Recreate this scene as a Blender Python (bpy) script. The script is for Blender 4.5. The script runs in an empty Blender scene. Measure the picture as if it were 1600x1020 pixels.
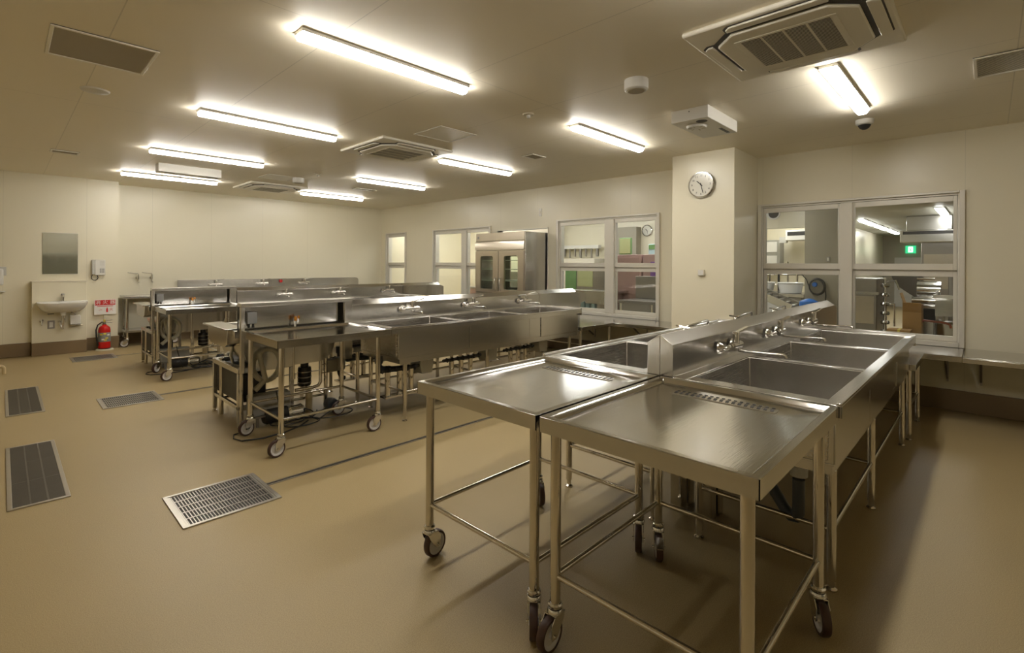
import bpy, math, random
from mathutils import Vector, Matrix
random.seed(7)
PI = math.pi
S = bpy.context.scene
C = S.collection

# ------------------------------------------------------------------ camera, world, exposure
YAW, ROLL, EYE = 0.7683, 0.00542, 1.41
cw, sw = math.cos(YAW), math.sin(YAW)
cr, sr = math.cos(ROLL), math.sin(ROLL)
fwd = Vector((cw, sw, 0)); rgt = Vector((sw, -cw, 0)); up = Vector((0, 0, 1))
cx_ = rgt * cr + up * sr
cy_ = up * cr - rgt * sr
cam_data = bpy.data.cameras.new('camera')
cam = bpy.data.objects.new('camera', cam_data); C.objects.link(cam)
cam.matrix_world = Matrix(((cx_.x, cy_.x, -fwd.x, 0), (cx_.y, cy_.y, -fwd.y, 0), (cx_.z, cy_.z, -fwd.z, EYE), (0, 0, 0, 1)))
cam_data.sensor_width = 36; cam_data.sensor_fit = 'HORIZONTAL'
cam_data.lens = 36 * 771.4 / 1600
cam_data.shift_x = 0.0
cam_data.shift_y = -97.0 / 1600
cam_data.clip_start = 0.05; cam_data.clip_end = 80
S.camera = cam

LIGHT = 11.0            # strength of every ceiling tube diffuser
LIGHT_COL = (1.0, 0.955, 0.87)
w = bpy.data.worlds.new('world'); S.world = w; w.use_nodes = True
w.node_tree.nodes['Background'].inputs[0].default_value = (0.9, 0.95, 1.0, 1)
w.node_tree.nodes['Background'].inputs[1].default_value = 0.0
S.view_settings.view_transform = 'Standard'
S.view_settings.look = 'None'
S.view_settings.exposure = 2.07
S.view_settings.gamma = 1.0
S.view_settings.use_curve_mapping = False
S.cycles.use_denoising = True
S.cycles.max_bounces = 10
S.cycles.diffuse_bounces = 5
S.cycles.glossy_bounces = 5
S.cycles.transparent_max_bounces = 16
S.cycles.sample_clamp_indirect = 4.0
S.cycles.caustics_reflective = False
S.cycles.caustics_refractive = False

H = 2.74                 # ceiling height
XW = 6.5                 # window wall
YB, YA = 10.35, 10.75    # back wall, alcove wall

# ------------------------------------------------------------------ materials
def nm(name):
    m = bpy.data.materials.new(name); m.use_nodes = True
    nt = m.node_tree
    return m, nt, nt.nodes['Principled BSDF']
def setp(b, **k):
    names = dict(col='Base Color', rough='Roughness', metal='Metallic', ior='IOR', spec='Specular IOR Level', aniso='Anisotropic',
                 em='Emission Color', es='Emission Strength', coat='Coat Weight', trans='Transmission Weight')
    for a, v in k.items():
        b.inputs[names[a]].default_value = (*v, 1) if a in ('col', 'em') else v
def plain(name, col, rough=0.5, metal=0.0, **k):
    m, nt, b = nm(name); setp(b, col=col, rough=rough, metal=metal, **k)
    # a faint procedural variation of the gloss
    tc = nt.nodes.new('ShaderNodeTexCoord'); n = nt.nodes.new('ShaderNodeTexNoise'); n.inputs['Scale'].default_value = 9
    r = nt.nodes.new('ShaderNodeMapRange'); r.inputs[3].default_value = max(0.02, rough - 0.04); r.inputs[4].default_value = min(1, rough + 0.05)
    nt.links.new(tc.outputs['Object'], n.inputs['Vector']); nt.links.new(n.outputs['Fac'], r.inputs[0]); nt.links.new(r.outputs[0], b.inputs['Roughness'])
    return m
def steel(name, col=(0.61, 0.595, 0.565), rough=0.22, scale=(1.5, 160, 160), amt=0.035, bump=0.0):
    m, nt, b = nm(name); setp(b, col=col, metal=1.0, rough=rough)
    tc = nt.nodes.new('ShaderNodeTexCoord'); mp = nt.nodes.new('ShaderNodeMapping'); mp.inputs['Scale'].default_value = scale
    n = nt.nodes.new('ShaderNodeTexNoise'); n.inputs['Scale'].default_value = 3; n.inputs['Detail'].default_value = 4
    r = nt.nodes.new('ShaderNodeMapRange'); r.inputs[3].default_value = rough - amt; r.inputs[4].default_value = rough + amt
    n2 = nt.nodes.new('ShaderNodeTexNoise'); n2.inputs['Scale'].default_value = 1.6; n2.inputs['Detail'].default_value = 1
    ad = nt.nodes.new('ShaderNodeMath'); ad.operation = 'MULTIPLY_ADD'; ad.inputs[1].default_value = 0.08; 
    bp = nt.nodes.new('ShaderNodeBump'); bp.inputs['Strength'].default_value = bump; bp.inputs['Distance'].default_value = 0.02
    L = nt.links.new
    L(tc.outputs['Object'], mp.inputs['Vector']); L(mp.outputs[0], n.inputs['Vector']); L(tc.outputs['Object'], n2.inputs['Vector'])
    L(n.outputs['Fac'], r.inputs[0]); L(n2.outputs['Fac'], ad.inputs[0]); L(r.outputs[0], ad.inputs[2])
    sb = nt.nodes.new('ShaderNodeMath'); sb.operation = 'SUBTRACT'; sb.inputs[1].default_value = 0.04
    L(ad.outputs[0], sb.inputs[0]); L(sb.outputs[0], b.inputs['Roughness'])
    if bump:
        bp.inputs['Distance'].default_value = 0.002; L(n.outputs['Fac'], bp.inputs['Height']); L(bp.outputs[0], b.inputs['Normal'])
    return m
def seamed(name, col, rough, lines, dark=0.72, wid=0.004, spec=0.5):
    """painted panel with thin joints at fixed places: lines = [(axis, offset, pitch)] in world metres"""
    m, nt, b = nm(name); setp(b, col=col, rough=rough, spec=spec)
    L = nt.links.new
    tc = nt.nodes.new('ShaderNodeNewGeometry'); sp = nt.nodes.new('ShaderNodeSeparateXYZ'); L(tc.outputs['Position'], sp.inputs[0])
    acc = None
    for ax, off, pitch in lines:
        a = nt.nodes.new('ShaderNodeMath'); a.operation = 'SUBTRACT'; a.inputs[1].default_value = off; L(sp.outputs[ax], a.inputs[0])
        p = nt.nodes.new('ShaderNodeMath'); p.operation = 'PINGPONG'; p.inputs[1].default_value = pitch / 2; L(a.outputs[0], p.inputs[0])
        c = nt.nodes.new('ShaderNodeMath'); c.operation = 'LESS_THAN'; c.inputs[1].default_value = wid / 2; L(p.outputs[0], c.inputs[0])
        if acc is None: acc = c
        else:
            mx = nt.nodes.new('ShaderNodeMath'); mx.operation = 'MAXIMUM'; L(acc.outputs[0], mx.inputs[0]); L(c.outputs[0], mx.inputs[1]); acc = mx
    mix = nt.nodes.new('ShaderNodeMix'); mix.data_type = 'RGBA'
    mix.inputs[6].default_value = (*col, 1); mix.inputs[7].default_value = (*[v * dark for v in col], 1)
    L(acc.outputs[0], mix.inputs[0]); L(mix.outputs[2], b.inputs['Base Color'])
    n = nt.nodes.new('ShaderNodeTexNoise'); n.inputs['Scale'].default_value = 2.5; L(tc.outputs['Position'], n.inputs['Vector'])
    bp = nt.nodes.new('ShaderNodeBump'); bp.inputs['Strength'].default_value = 0.03; bp.inputs['Distance'].default_value = 0.05
    L(n.outputs['Fac'], bp.inputs['Height']); L(bp.outputs[0], b.inputs['Normal'])
    return m
def floor_mat():
    m, nt, b = nm('sand_epoxy'); setp(b, rough=0.42, spec=0.35)
    L = nt.links.new
    g = nt.nodes.new('ShaderNodeNewGeometry')
    n = nt.nodes.new('ShaderNodeTexNoise'); n.inputs['Scale'].default_value = 260; n.inputs['Detail'].default_value = 2
    n2 = nt.nodes.new('ShaderNodeTexNoise'); n2.inputs['Scale'].default_value = 0.9; n2.inputs['Detail'].default_value = 3
    r = nt.nodes.new('ShaderNodeValToRGB')
    r.color_ramp.elements[0].position = 0.32; r.color_ramp.elements[0].color = (0.330, 0.248, 0.122, 1)
    r.color_ramp.elements[1].position = 0.66; r.color_ramp.elements[1].color = (0.455, 0.355, 0.188, 1)
    mx = nt.nodes.new('ShaderNodeMix'); mx.data_type = 'RGBA'; mx.blend_type = 'MULTIPLY'; mx.inputs[0].default_value = 0.5
    r2 = nt.nodes.new('ShaderNodeMapRange'); r2.inputs[3].default_value = 0.90; r2.inputs[4].default_value = 1.10
    L(g.outputs['Position'], n.inputs['Vector']); L(g.outputs['Position'], n2.inputs['Vector'])
    L(n.outputs['Fac'], r.inputs[0]); L(r.outputs[0], mx.inputs[6]); L(n2.outputs['Fac'], r2.inputs[0])
    cc = nt.nodes.new('ShaderNodeCombineColor'); [L(r2.outputs[0], cc.inputs[i]) for i in range(3)]
    L(cc.outputs[0], mx.inputs[7]); L(mx.outputs[2], b.inputs['Base Color'])
    bp = nt.nodes.new('ShaderNodeBump'); bp.inputs['Strength'].default_value = 0.25; bp.inputs['Distance'].default_value = 0.002
    L(n.outputs['Fac'], bp.inputs['Height']); L(bp.outputs[0], b.inputs['Normal'])
    return m
def glass_mat(name='window_glass', tint=(0.95, 0.965, 0.95), refl=0.06):
    m = bpy.data.materials.new(name); m.use_nodes = True; nt = m.node_tree; nt.nodes.clear(); L = nt.links.new
    o = nt.nodes.new('ShaderNodeOutputMaterial'); t = nt.nodes.new('ShaderNodeBsdfTransparent'); t.inputs[0].default_value = (*tint, 1)
    g = nt.nodes.new('ShaderNodeBsdfGlossy'); g.inputs['Roughness'].default_value = 0.02
    f = nt.nodes.new('ShaderNodeLayerWeight'); f.inputs['Blend'].default_value = 0.5
    pw = nt.nodes.new('ShaderNodeMath'); pw.operation = 'POWER'; pw.inputs[1].default_value = 4.0
    ml = nt.nodes.new('ShaderNodeMath'); ml.operation = 'MULTIPLY_ADD'; ml.inputs[1].default_value = 0.9; ml.inputs[2].default_value = 0.035
    L(f.outputs['Facing'], pw.inputs[0]); L(pw.outputs[0], ml.inputs[0])
    mx = nt.nodes.new('ShaderNodeMixShader'); L(ml.outputs[0], mx.inputs[0]); L(t.outputs[0], mx.inputs[1]); L(g.outputs[0], mx.inputs[2]); L(mx.outputs[0], o.inputs[0])
    return m
def emis(name, col, strength, base=(0.8, 0.8, 0.8)):
    m, nt, b = nm(name); setp(b, col=base, em=col, es=strength, rough=0.5); return m

WALL = (0.765, 0.712, 0.555)
M = dict(
    wall=seamed('cream_wall_panel', WALL, 0.30, [('Y', 0.17, 0.916)], 0.86),
    wallb=seamed('cream_back_panel', WALL, 0.30, [('X', 0.017, 0.93)], 0.84),
    wallp=plain('cream_pillar_panel', WALL, 0.30),
    ceil=seamed('ceiling_board', (0.90, 0.83, 0.68), 0.5, [('X', 0.44, 0.914), ('Y', -0.12, 2.78)], 0.80, 0.006),
    base=plain('brown_vinyl_base', (0.215, 0.150, 0.080), 0.4),
    floor=floor_mat(),
    steel=steel('brushed_steel'),
    top=steel('satin_steel_top', (0.60, 0.595, 0.58), 0.11, (1.5, 120, 120), 0.03, 0.10),
    bowl=steel('satin_bowl_steel', (0.60, 0.58, 0.545), 0.27),
    hopper=plain('dark_hopper_steel', (0.13, 0.115, 0.10), 0.42, 0.7),
    pipe=plain('polished_steel_tube', (0.64, 0.605, 0.545), 0.10, 1.0),
    chrome=plain('chrome', (0.72, 0.71, 0.69), 0.09, 1.0),
    alu=plain('pale_aluminium', (0.70, 0.665, 0.585), 0.35, 0.15),
    white=plain('white_plastic', (0.72, 0.70, 0.65), 0.4),
    ivory=plain('ivory_plastic', (0.70, 0.645, 0.53), 0.42),
    dark=plain('dark_recess', (0.03, 0.026, 0.022), 0.6),
    black=plain('black_rubber', (0.016, 0.015, 0.014), 0.45),
    tyre=plain('brown_wheel_tyre', (0.060, 0.028, 0.020), 0.45),
    hub=plain('white_nylon_hub', (0.62, 0.60, 0.58), 0.4),
    pvc=plain('dark_grey_pvc', (0.055, 0.062, 0.075), 0.4),
    greyp=plain('grey_enclosure', (0.24, 0.24, 0.235), 0.5),
    lockg=plain('grey_green_metal', (0.20, 0.19, 0.13), 0.4),
    lgrey=plain('light_grey_fitting', (0.55, 0.54, 0.50), 0.45),
    boxg=plain('pale_grey_box', (0.33, 0.32, 0.28), 0.5),
    hose=plain('grey_hose', (0.42, 0.40, 0.33), 0.5),
    brass=plain('orange_brass', (0.75, 0.33, 0.06), 0.25, 0.8),
    ceramic=plain('white_ceramic', (0.78, 0.77, 0.74), 0.12),
    mirror=plain('mirror_glass', (0.80, 0.82, 0.76), 0.05, 1.0),
    red=plain('extinguisher_red', (0.55, 0.012, 0.010), 0.22),
    signred=plain('sign_red', (0.60, 0.02, 0.02), 0.4),
    signwhite=plain('sign_white', (0.80, 0.78, 0.75), 0.4),
    yellow=plain('label_yellow', (0.75, 0.60, 0.08), 0.4),
    cream=plain('cream_stand', (0.62, 0.58, 0.44), 0.5),
    beigepipe=plain('beige_pipe', (0.60, 0.48, 0.27), 0.4),
    grille=plain('ceiling_grille', (0.42, 0.37, 0.27), 0.5),
    acw=plain('cassette_ivory', (0.90, 0.86, 0.76), 0.40),
    slat=plain('dark_slot', (0.05, 0.043, 0.034), 0.6),
    grate=plain('grating_steel', (0.50, 0.47, 0.42), 0.34, 0.9),
    mesh=plain('dark_grating', (0.14, 0.125, 0.10), 0.5, 0.6),
    glass=glass_mat(),
    fglass=glass_mat('fridge_glass', (0.80, 0.86, 0.78)),
    tube=emis('lit_diffuser', LIGHT_COL, LIGHT),
    tube2=emis('lit_diffuser_next_room', (1.0, 0.98, 0.95), 7.0),
    card=plain('cardboard', (0.40, 0.235, 0.085), 0.75),
    cardd=plain('cardboard_inside', (0.22, 0.12, 0.05), 0.8),
    blue=plain('blue_plastic', (0.02, 0.14, 0.50), 0.4),
    green=plain('green_film', (0.14, 0.27, 0.10), 0.3),
    lgreen=plain('yellow_green_film', (0.42, 0.44, 0.22), 0.3),
    pink=plain('pink_film', (0.46, 0.30, 0.28), 0.3, 0.3),
    purple=plain('purple_film', (0.22, 0.10, 0.36), 0.3, 0.2),
    lblue=plain('pale_blue_film', (0.42, 0.58, 0.62), 0.35),
    grey=plain('grey_painted_panel', (0.33, 0.30, 0.235), 0.5),
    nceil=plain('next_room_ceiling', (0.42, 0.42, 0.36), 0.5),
    copper=plain('red_brown_pipe', (0.32, 0.09, 0.05), 0.35),
    exitg=emis('exit_green', (0.02, 0.55, 0.22), .35, (0.02, 0.4, 0.15)),
    exitw=emis('exit_white', (0.9, 1.0, 0.92), .5),
    dsteel=steel('dark_steel', (0.34, 0.32, 0.30), 0.32),
    fsteel=steel('warm_fridge_steel', (0.58, 0.52, 0.43), 0.30, (90, 2, 90)),
    ink=plain('black_print', (0.02, 0.02, 0.02), 0.6),
    face=plain('clock_face', (0.74, 0.72, 0.64), 0.15),
)

# ------------------------------------------------------------------ mesh builder
class MB:
    def __init__(s): s.v = []; s.f = []; s.mi = []; s.cur = 0
    def mat(s, i): s.cur = i; return s
    def add(s, vs, fs):
        o = len(s.v); s.v += [tuple(p) for p in vs]
        for f in fs: s.f.append([o + i for i in f]); s.mi.append(s.cur)
        return s
    def box(s, x0, x1, y0, y1, z0, z1):
        return s.add([(x0,y0,z0),(x1,y0,z0),(x1,y1,z0),(x0,y1,z0),(x0,y0,z1),(x1,y0,z1),(x1,y1,z1),(x0,y1,z1)],
                     [(0,3,2,1),(4,5,6,7),(0,1,5,4),(1,2,6,5),(2,3,7,6),(3,0,4,7)])
    def obox(s, c, ax, ay, az):
        """box from centre and three half-axis vectors"""
        c, ax, ay, az = map(Vector, (c, ax, ay, az)); P = []
        for k in (-1, 1):
            for a, b in ((-1,-1),(1,-1),(1,1),(-1,1)): P.append(c + ax*a + ay*b + az*k)
        return s.add(P, [(0,3,2,1),(4,5,6,7),(0,1,5,4),(1,2,6,5),(2,3,7,6),(3,0,4,7)])
    def cyl(s, p0, p1, r, n=16, r1=None):
        return s.tube([p0, p1], r, n, r1=r1)
    def tube(s, pts, r, n=12, closed=False, r1=None, radii=None):
        pts = [Vector(p) for p in pts]; N = len(pts); rings = []
        def tan(i):
            if closed: return (pts[(i+1)%N]-pts[(i-1)%N]).normalized()
            if i == 0: return (pts[1]-pts[0]).normalized()
            if i == N-1: return (pts[-1]-pts[-2]).normalized()
            return ((pts[i+1]-pts[i]).normalized()+(pts[i]-pts[i-1]).normalized()).normalized()
        t = tan(0); a = Vector((0,0,1)) if abs(t.z) < .9 else Vector((1,0,0))
        u = t.cross(a).normalized()
        V = []
        for i in range(N):
            t = tan(i); u = (u - t*u.dot(t)).normalized(); w_ = t.cross(u)
            rr = radii[i] if radii else (r if (r1 is None or i == 0) else r1)
            k = 1.0
            if not closed and 0 < i < N-1:
                c_ = max(.5, (pts[i+1]-pts[i]).normalized().dot(t)); k = 1.0/c_ if c_ < .99 else 1
            for j in range(n):
                an = 2*PI*j/n; V.append(pts[i] + (u*math.cos(an)+w_*math.sin(an))*rr)
        F = []
        for i in range(N if closed else N-1):
            for j in range(n):
                a_, b_ = i*n+j, i*n+(j+1)%n; c_, d_ = ((i+1)%N)*n+(j+1)%n, ((i+1)%N)*n+j
                F.append((a_, b_, c_, d_))
        if not closed: F.append(tuple(range(n-1,-1,-1))); F.append(tuple((N-1)*n+j for j in range(n)))
        return s.add(V, F)
    def lathe(s, prof, c=(0,0,0), axis='z', n=24, cap=True):
        V = []; F = []; m = len(prof)
        for j in range(n):
            an = 2*PI*j/n
            for (r, h) in prof:
                p = (r*math.cos(an), r*math.sin(an), h)
                if axis == 'y': p = (p[0], p[2], -p[1])
                if axis == 'x': p = (p[2], p[0], p[1])
                V.append((p[0]+c[0], p[1]+c[1], p[2]+c[2]))
        for j in range(n):
            k = (j+1) % n
            for i in range(m-1): F.append((j*m+i, k*m+i, k*m+i+1, j*m+i+1))
        if cap and prof[0][0] > 1e-6: F.append(tuple(j*m for j in range(n-1,-1,-1)))
        if cap and prof[-1][0] > 1e-6: F.append(tuple(j*m+m-1 for j in range(n)))
        return s.add(V, F)
    def prism(s, poly, axis, a, b):
        """polygon in the two remaining axes (x: (y,z); y: (x,z); z: (x,y)) extruded along axis from a to b"""
        def P(p, h):
            return (h, p[0], p[1]) if axis == 'x' else (p[0], h, p[1]) if axis == 'y' else (p[0], p[1], h)
        n = len(poly); V = [P(p, a) for p in poly] + [P(p, b) for p in poly]
        F = [tuple(range(n-1,-1,-1)), tuple(range(n, 2*n))] + [(i, (i+1)%n, n+(i+1)%n, n+i) for i in range(n)]
        return s.add(V, F)
    def tray(s, x0, x1, y0, y1, zt, zb, t=.008, lip=0.0, sl=0.0):
        """open-topped bowl with wall thickness t; sl = inward slope of the walls"""
        a = [(x0,y0,zt),(x1,y0,zt),(x1,y1,zt),(x0,y1,zt)]
        b = [(x0+sl,y0+sl,zb),(x1-sl,y0+sl,zb),(x1-sl,y1-sl,zb),(x0+sl,y1-sl,zb)]
        c = [(x0+t,y0+t,zt),(x1-t,y0+t,zt),(x1-t,y1-t,zt),(x0+t,y1-t,zt)]
        d = [(x0+t+sl,y0+t+sl,zb+t),(x1-t-sl,y0+t+sl,zb+t),(x1-t-sl,y1-t-sl,zb+t),(x0+t+sl,y1-t-sl,zb+t)]
        V = a+b+c+d; F = [(4,7,6,5),(12,13,14,15)]
        for i in range(4):
            j = (i+1)%4
            F += [(4+i,4+j,j,i),(i,j,8+j,8+i),(8+i,8+j,12+j,12+i)]
        return s.add(V, F)
    def build(s, name, mats, parent=None, bev=0, loc=None, rot=None, mir=False, label=None, flat=False):
        vs = [(x,-y,z) for x,y,z in s.v] if mir else s.v
        me = bpy.data.meshes.new(name); me.from_pydata(vs, [], s.f)
        if not isinstance(mats, (list, tuple)): mats = [mats]
        for m in mats: me.materials.append(m if not isinstance(m, str) else M[m])
        me.polygons.foreach_set('material_index', s.mi)
        bm = __import__('bmesh').new(); bm.from_mesh(me); __import__('bmesh').ops.recalc_face_normals(bm, faces=bm.faces); bm.to_mesh(me); bm.free()
        if not flat:
            me.polygons.foreach_set('use_smooth', [True]*len(me.polygons)); me.set_sharp_from_angle(angle=math.radians(32))
        me.update()
        o = bpy.data.objects.new(name, me); C.objects.link(o)
        if parent: o.parent = parent
        if loc: o.location = loc
        if rot: o.rotation_euler = rot
        if bev:
            b = o.modifiers.new('bevel', 'BEVEL'); b.width = bev; b.segments = 2; b.limit_method = 'ANGLE'; b.angle_limit = math.radians(40)
        if label: o['label'] = label
        return o
def T(name, label, cat, loc=(0,0,0), rz=0, group=None):
    o = bpy.data.objects.new(name, None); C.objects.link(o); o.empty_display_size = .1
    o.location = loc; o.rotation_euler = (0,0,rz); o['label'] = label; o['category'] = cat
    if group: o['group'] = group
    return o
def tag(o, label, cat, group=None, kind=None):
    if label: o['label'] = label
    if cat: o['category'] = cat
    if group: o['group'] = group
    if kind: o['kind'] = kind
    return o
def struct(o): o['kind'] = 'structure'; return o
def copy_tree(o, parent=None):
    c = o.copy(); C.objects.link(c); c.parent = parent
    for ch in [x for x in C.objects if x.parent == o]: copy_tree(ch, c)
    return c
def dup(root, label, loc, rz=None, group=None):
    c = copy_tree(root); c.location = loc; c['label'] = label
    if rz is not None: c.rotation_euler = (0,0,rz)
    if group: c['group'] = group
    return c
def text_mesh(s, size, depth=.001, align='CENTER'):
    cu = bpy.data.curves.new('text', 'FONT'); cu.body = s; cu.size = size; cu.extrude = depth; cu.align_x = align; cu.align_y = 'CENTER'
    cu.resolution_u = 3
    o = bpy.data.objects.new('text', cu); C.objects.link(o)
    bpy.context.view_layer.update()
    dg = bpy.context.evaluated_depsgraph_get()
    me = bpy.data.meshes.new_from_object(o.evaluated_get(dg)); C.objects.unlink(o); bpy.data.objects.remove(o)
    return [tuple(v.co) for v in me.vertices], [tuple(p.vertices) for p in me.polygons]
def text_on(mb, s, size, c, ux, uy, uz, depth=.001):
    """append text, local x->ux, y->uy, z->uz at c"""
    v, f = text_mesh(s, size, depth); c, ux, uy, uz = map(Vector, (c, ux, uy, uz))
    return mb.add([c + ux*p[0] + uy*p[1] + uz*p[2] for p in v], f)
def arc(c, r, a0, a1, n, plane='xz'):
    out = []
    for i in range(n+1):
        a = a0 + (a1-a0)*i/n; p, q = r*math.cos(a), r*math.sin(a)
        out.append({'xz': (c[0]+p, c[1], c[2]+q), 'yz': (c[0], c[1]+p, c[2]+q), 'xy': (c[0]+p, c[1]+q, c[2])}[plane])
    return out

# ------------------------------------------------------------------ room shell
X0, Y0 = -1.7, -2.4
struct(MB().box(X0, XW+.12, Y0, YA+.1, -.1, 0).build('floor', 'floor'))
struct(MB().box(X0, XW+.12, Y0, YA+.1, H, H+.1).build('ceiling', 'ceil'))
mb = MB()
OPEN = [(0.18, 2.04, .63, 2.145), (3.37, 5.22, .63, 2.145), (5.42, 6.66, 0.0, 2.045), (6.85, 8.65, .63, 2.13), (9.68, 10.52, .63, 2.13)]
y = Y0
for a, b, z0, z1 in OPEN:
    mb.box(XW, XW+.12, y, a, 0, H)
    if z0 > 0: mb.box(XW, XW+.12, a, b, 0, z0)
    mb.box(XW, XW+.12, a, b, z1, H); y = b
mb.box(XW, XW+.12, y, YA+.1, 0, H)
struct(mb.build('wall_window_side', 'wall', flat=True))
struct(MB().box(X0, 1.345, YB, YB+.1, 0, H).box(1.305, 1.345, YB+.1, YA, 0, H).build('wall_back', 'wallb', flat=True))
struct(MB().box(1.305, XW, YA, YA+.1, 0, H).build('wall_alcove', 'wallb', flat=True))
struct(MB().box(X0-.1, X0, Y0, YB+.1, 0, H).build('wall_left', 'wall', flat=True))
struct(MB().box(X0-.1, XW+.12, Y0-.1, Y0, 0, H).build('wall_near', 'wallb', flat=True))
struct(MB().box(5.72, XW, 2.06, 2.80, 0, H).build('wall_pillar', 'wallp', bev=.004))
def cove(mb, x0, x1, y0, y1, z=.2): mb.box(x0, x1, y0, y1, 0, z)
mb = MB()
for a, b in ((Y0, 2.06), (2.80, 5.42), (6.66, YA)): cove(mb, XW-.02, XW, a, b, .205)
mb.box(5.705, XW, 2.045, 2.06, 0, .205).box(5.705, XW, 2.80, 2.815, 0, .205).box(5.705, 5.72, 2.06, 2.80, 0, .205)
struct(mb.build('baseboard_window_side', 'base', bev=.006))
mb = MB(); cove(mb, X0, .318, YB-.02, YB, .20); cove(mb, .318, .945, YB-.145, YB, .195); cove(mb, .945, 1.36, YB-.02, YB, .20)
mb.box(1.345, 1.365, YB, YA-.02, 0, .2).box(1.345, XW-.02, YA-.02, YA, 0, .2)
struct(mb.build('baseboard_back', 'base', bev=.006))

# windows: white aluminium sashes, mid rail, wide mullion
def window(n, y0, y1, z1, mull, z0=.63):
    w_ = T('window_%d' % n, 'x', 'window', (XW, 0, 0)); del w_['label']; del w_['category']; struct(w_)
    f = MB()
    g_ = .002; a0, a1, c0, c1 = y0+g_, y1-g_, z0+g_, z1-g_
    f.box(0, .13, a0, a0+.04, c0, c1).box(0, .13, a1-.04, a1, c0, c1).box(0, .13, a0+.04, a1-.04, c1-.03, c1).box(0, .13, a0+.04, a1-.04, c0, c0+.036)
    f.box(-.028, -.001, y0-.012, y0+.030, .6215, z1+.012).box(-.028, -.001, y1-.030, y1+.012, .6215, z1+.012).box(-.028, -.001, y0+.030, y1-.030, z1-.012, z1+.012).box(-.036, -.001, y0+.030, y1-.030, .6215, z0+.035)
    f.build('window_frame', 'alu', w_, bev=.003)
    cells = [(y0+.045, mull[0]), (mull[1], y1-.045)] if mull else [(y0+.045, y1-.045)]
    if mull: MB().box(-.015, .10, mull[0]-.01, mull[1]+.01, z0+.04, z1-.035).build('mullion', 'alu', w_, bev=.003)
    for i, (a, b) in enumerate(cells):
        for za, zb, t in ((z0+.04, 1.375, .028), (1.375, z1-.035, .0)):
            xo = .02 + .03*(t > 0)
            s_ = MB(); e = .03
            bt = .05 if t > 0 else .065; tt = .065 if t > 0 else .055
            s_.box(xo-.015, xo+.02, a, a+e, za, zb).box(xo-.015, xo+.02, b-e, b, za, zb).box(xo-.015, xo+.02, a+e, b-e, za, za+bt).box(xo-.015, xo+.02, a+e, b-e, zb-tt, zb)
            so = s_.build('sash', 'alu', w_, bev=.002)
            MB().box(xo, xo+.005, a+e, b-e, za+bt, zb-tt).build('pane', 'glass', so)
    return w_
window(1, .18, 2.04, 2.145, (1.09, 1.185))
window(2, 3.37, 5.22, 2.145, (4.125, 4.265))
window(3, 6.85, 8.65, 2.13, (7.56, 7.69))
window(4, 9.68, 10.52, 2.13, None)

# ------------------------------------------------------------------ ceiling lights
def make_light(label, x, y):
    t = T('ceiling_light', label, 'ceiling light', (x, y, H), 0, 'long batten lights on the ceiling')
    MB().prism([(-.055,-.001),(.055,-.001),(.055,-.022),(-.055,-.022)], 'x', -.62, .62).build('housing', 'white', t, bev=.003)
    MB().prism([(-.052,-.0225),(.052,-.0225),(.048,-.030),(.030,-.054),(.022,-.058),(-.022,-.058),(-.030,-.054),(-.048,-.030)], 'x', -.615, .615).build('diffuser', 'tube', t)
    return t
L1 = make_light('lit batten light nearest the camera in the left row, largest in the picture', 1.79, 2.83)
for lab, x, y in [
    ('second lit batten light from the camera in the left row', 1.80, 4.92),
    ('third lit batten light of the left row, just before the long white unit', 1.81, 7.00),
    ('farthest lit batten light of the left row, between white air purifier and back wall', 1.83, 9.10),
    ('lit batten light beside the large near air conditioner, just before the dome camera', 4.40, .77),
    ('lit batten light in the right row, nearest the pillar clock', 4.38, 2.83),
    ('lit batten light in the right row, just right of the middle air conditioner', 4.45, 4.96),
    ('lit batten light in the right row beyond the middle air conditioner', 4.45, 7.03),
    ('farthest lit batten light in the right row, beside the far air conditioner', 4.48, 9.18)]:
    dup(L1, lab, (x, y, H))
dup(L1, 'lit batten light overhead beside the camera, outside the picture', (1.78, .75, H))

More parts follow.
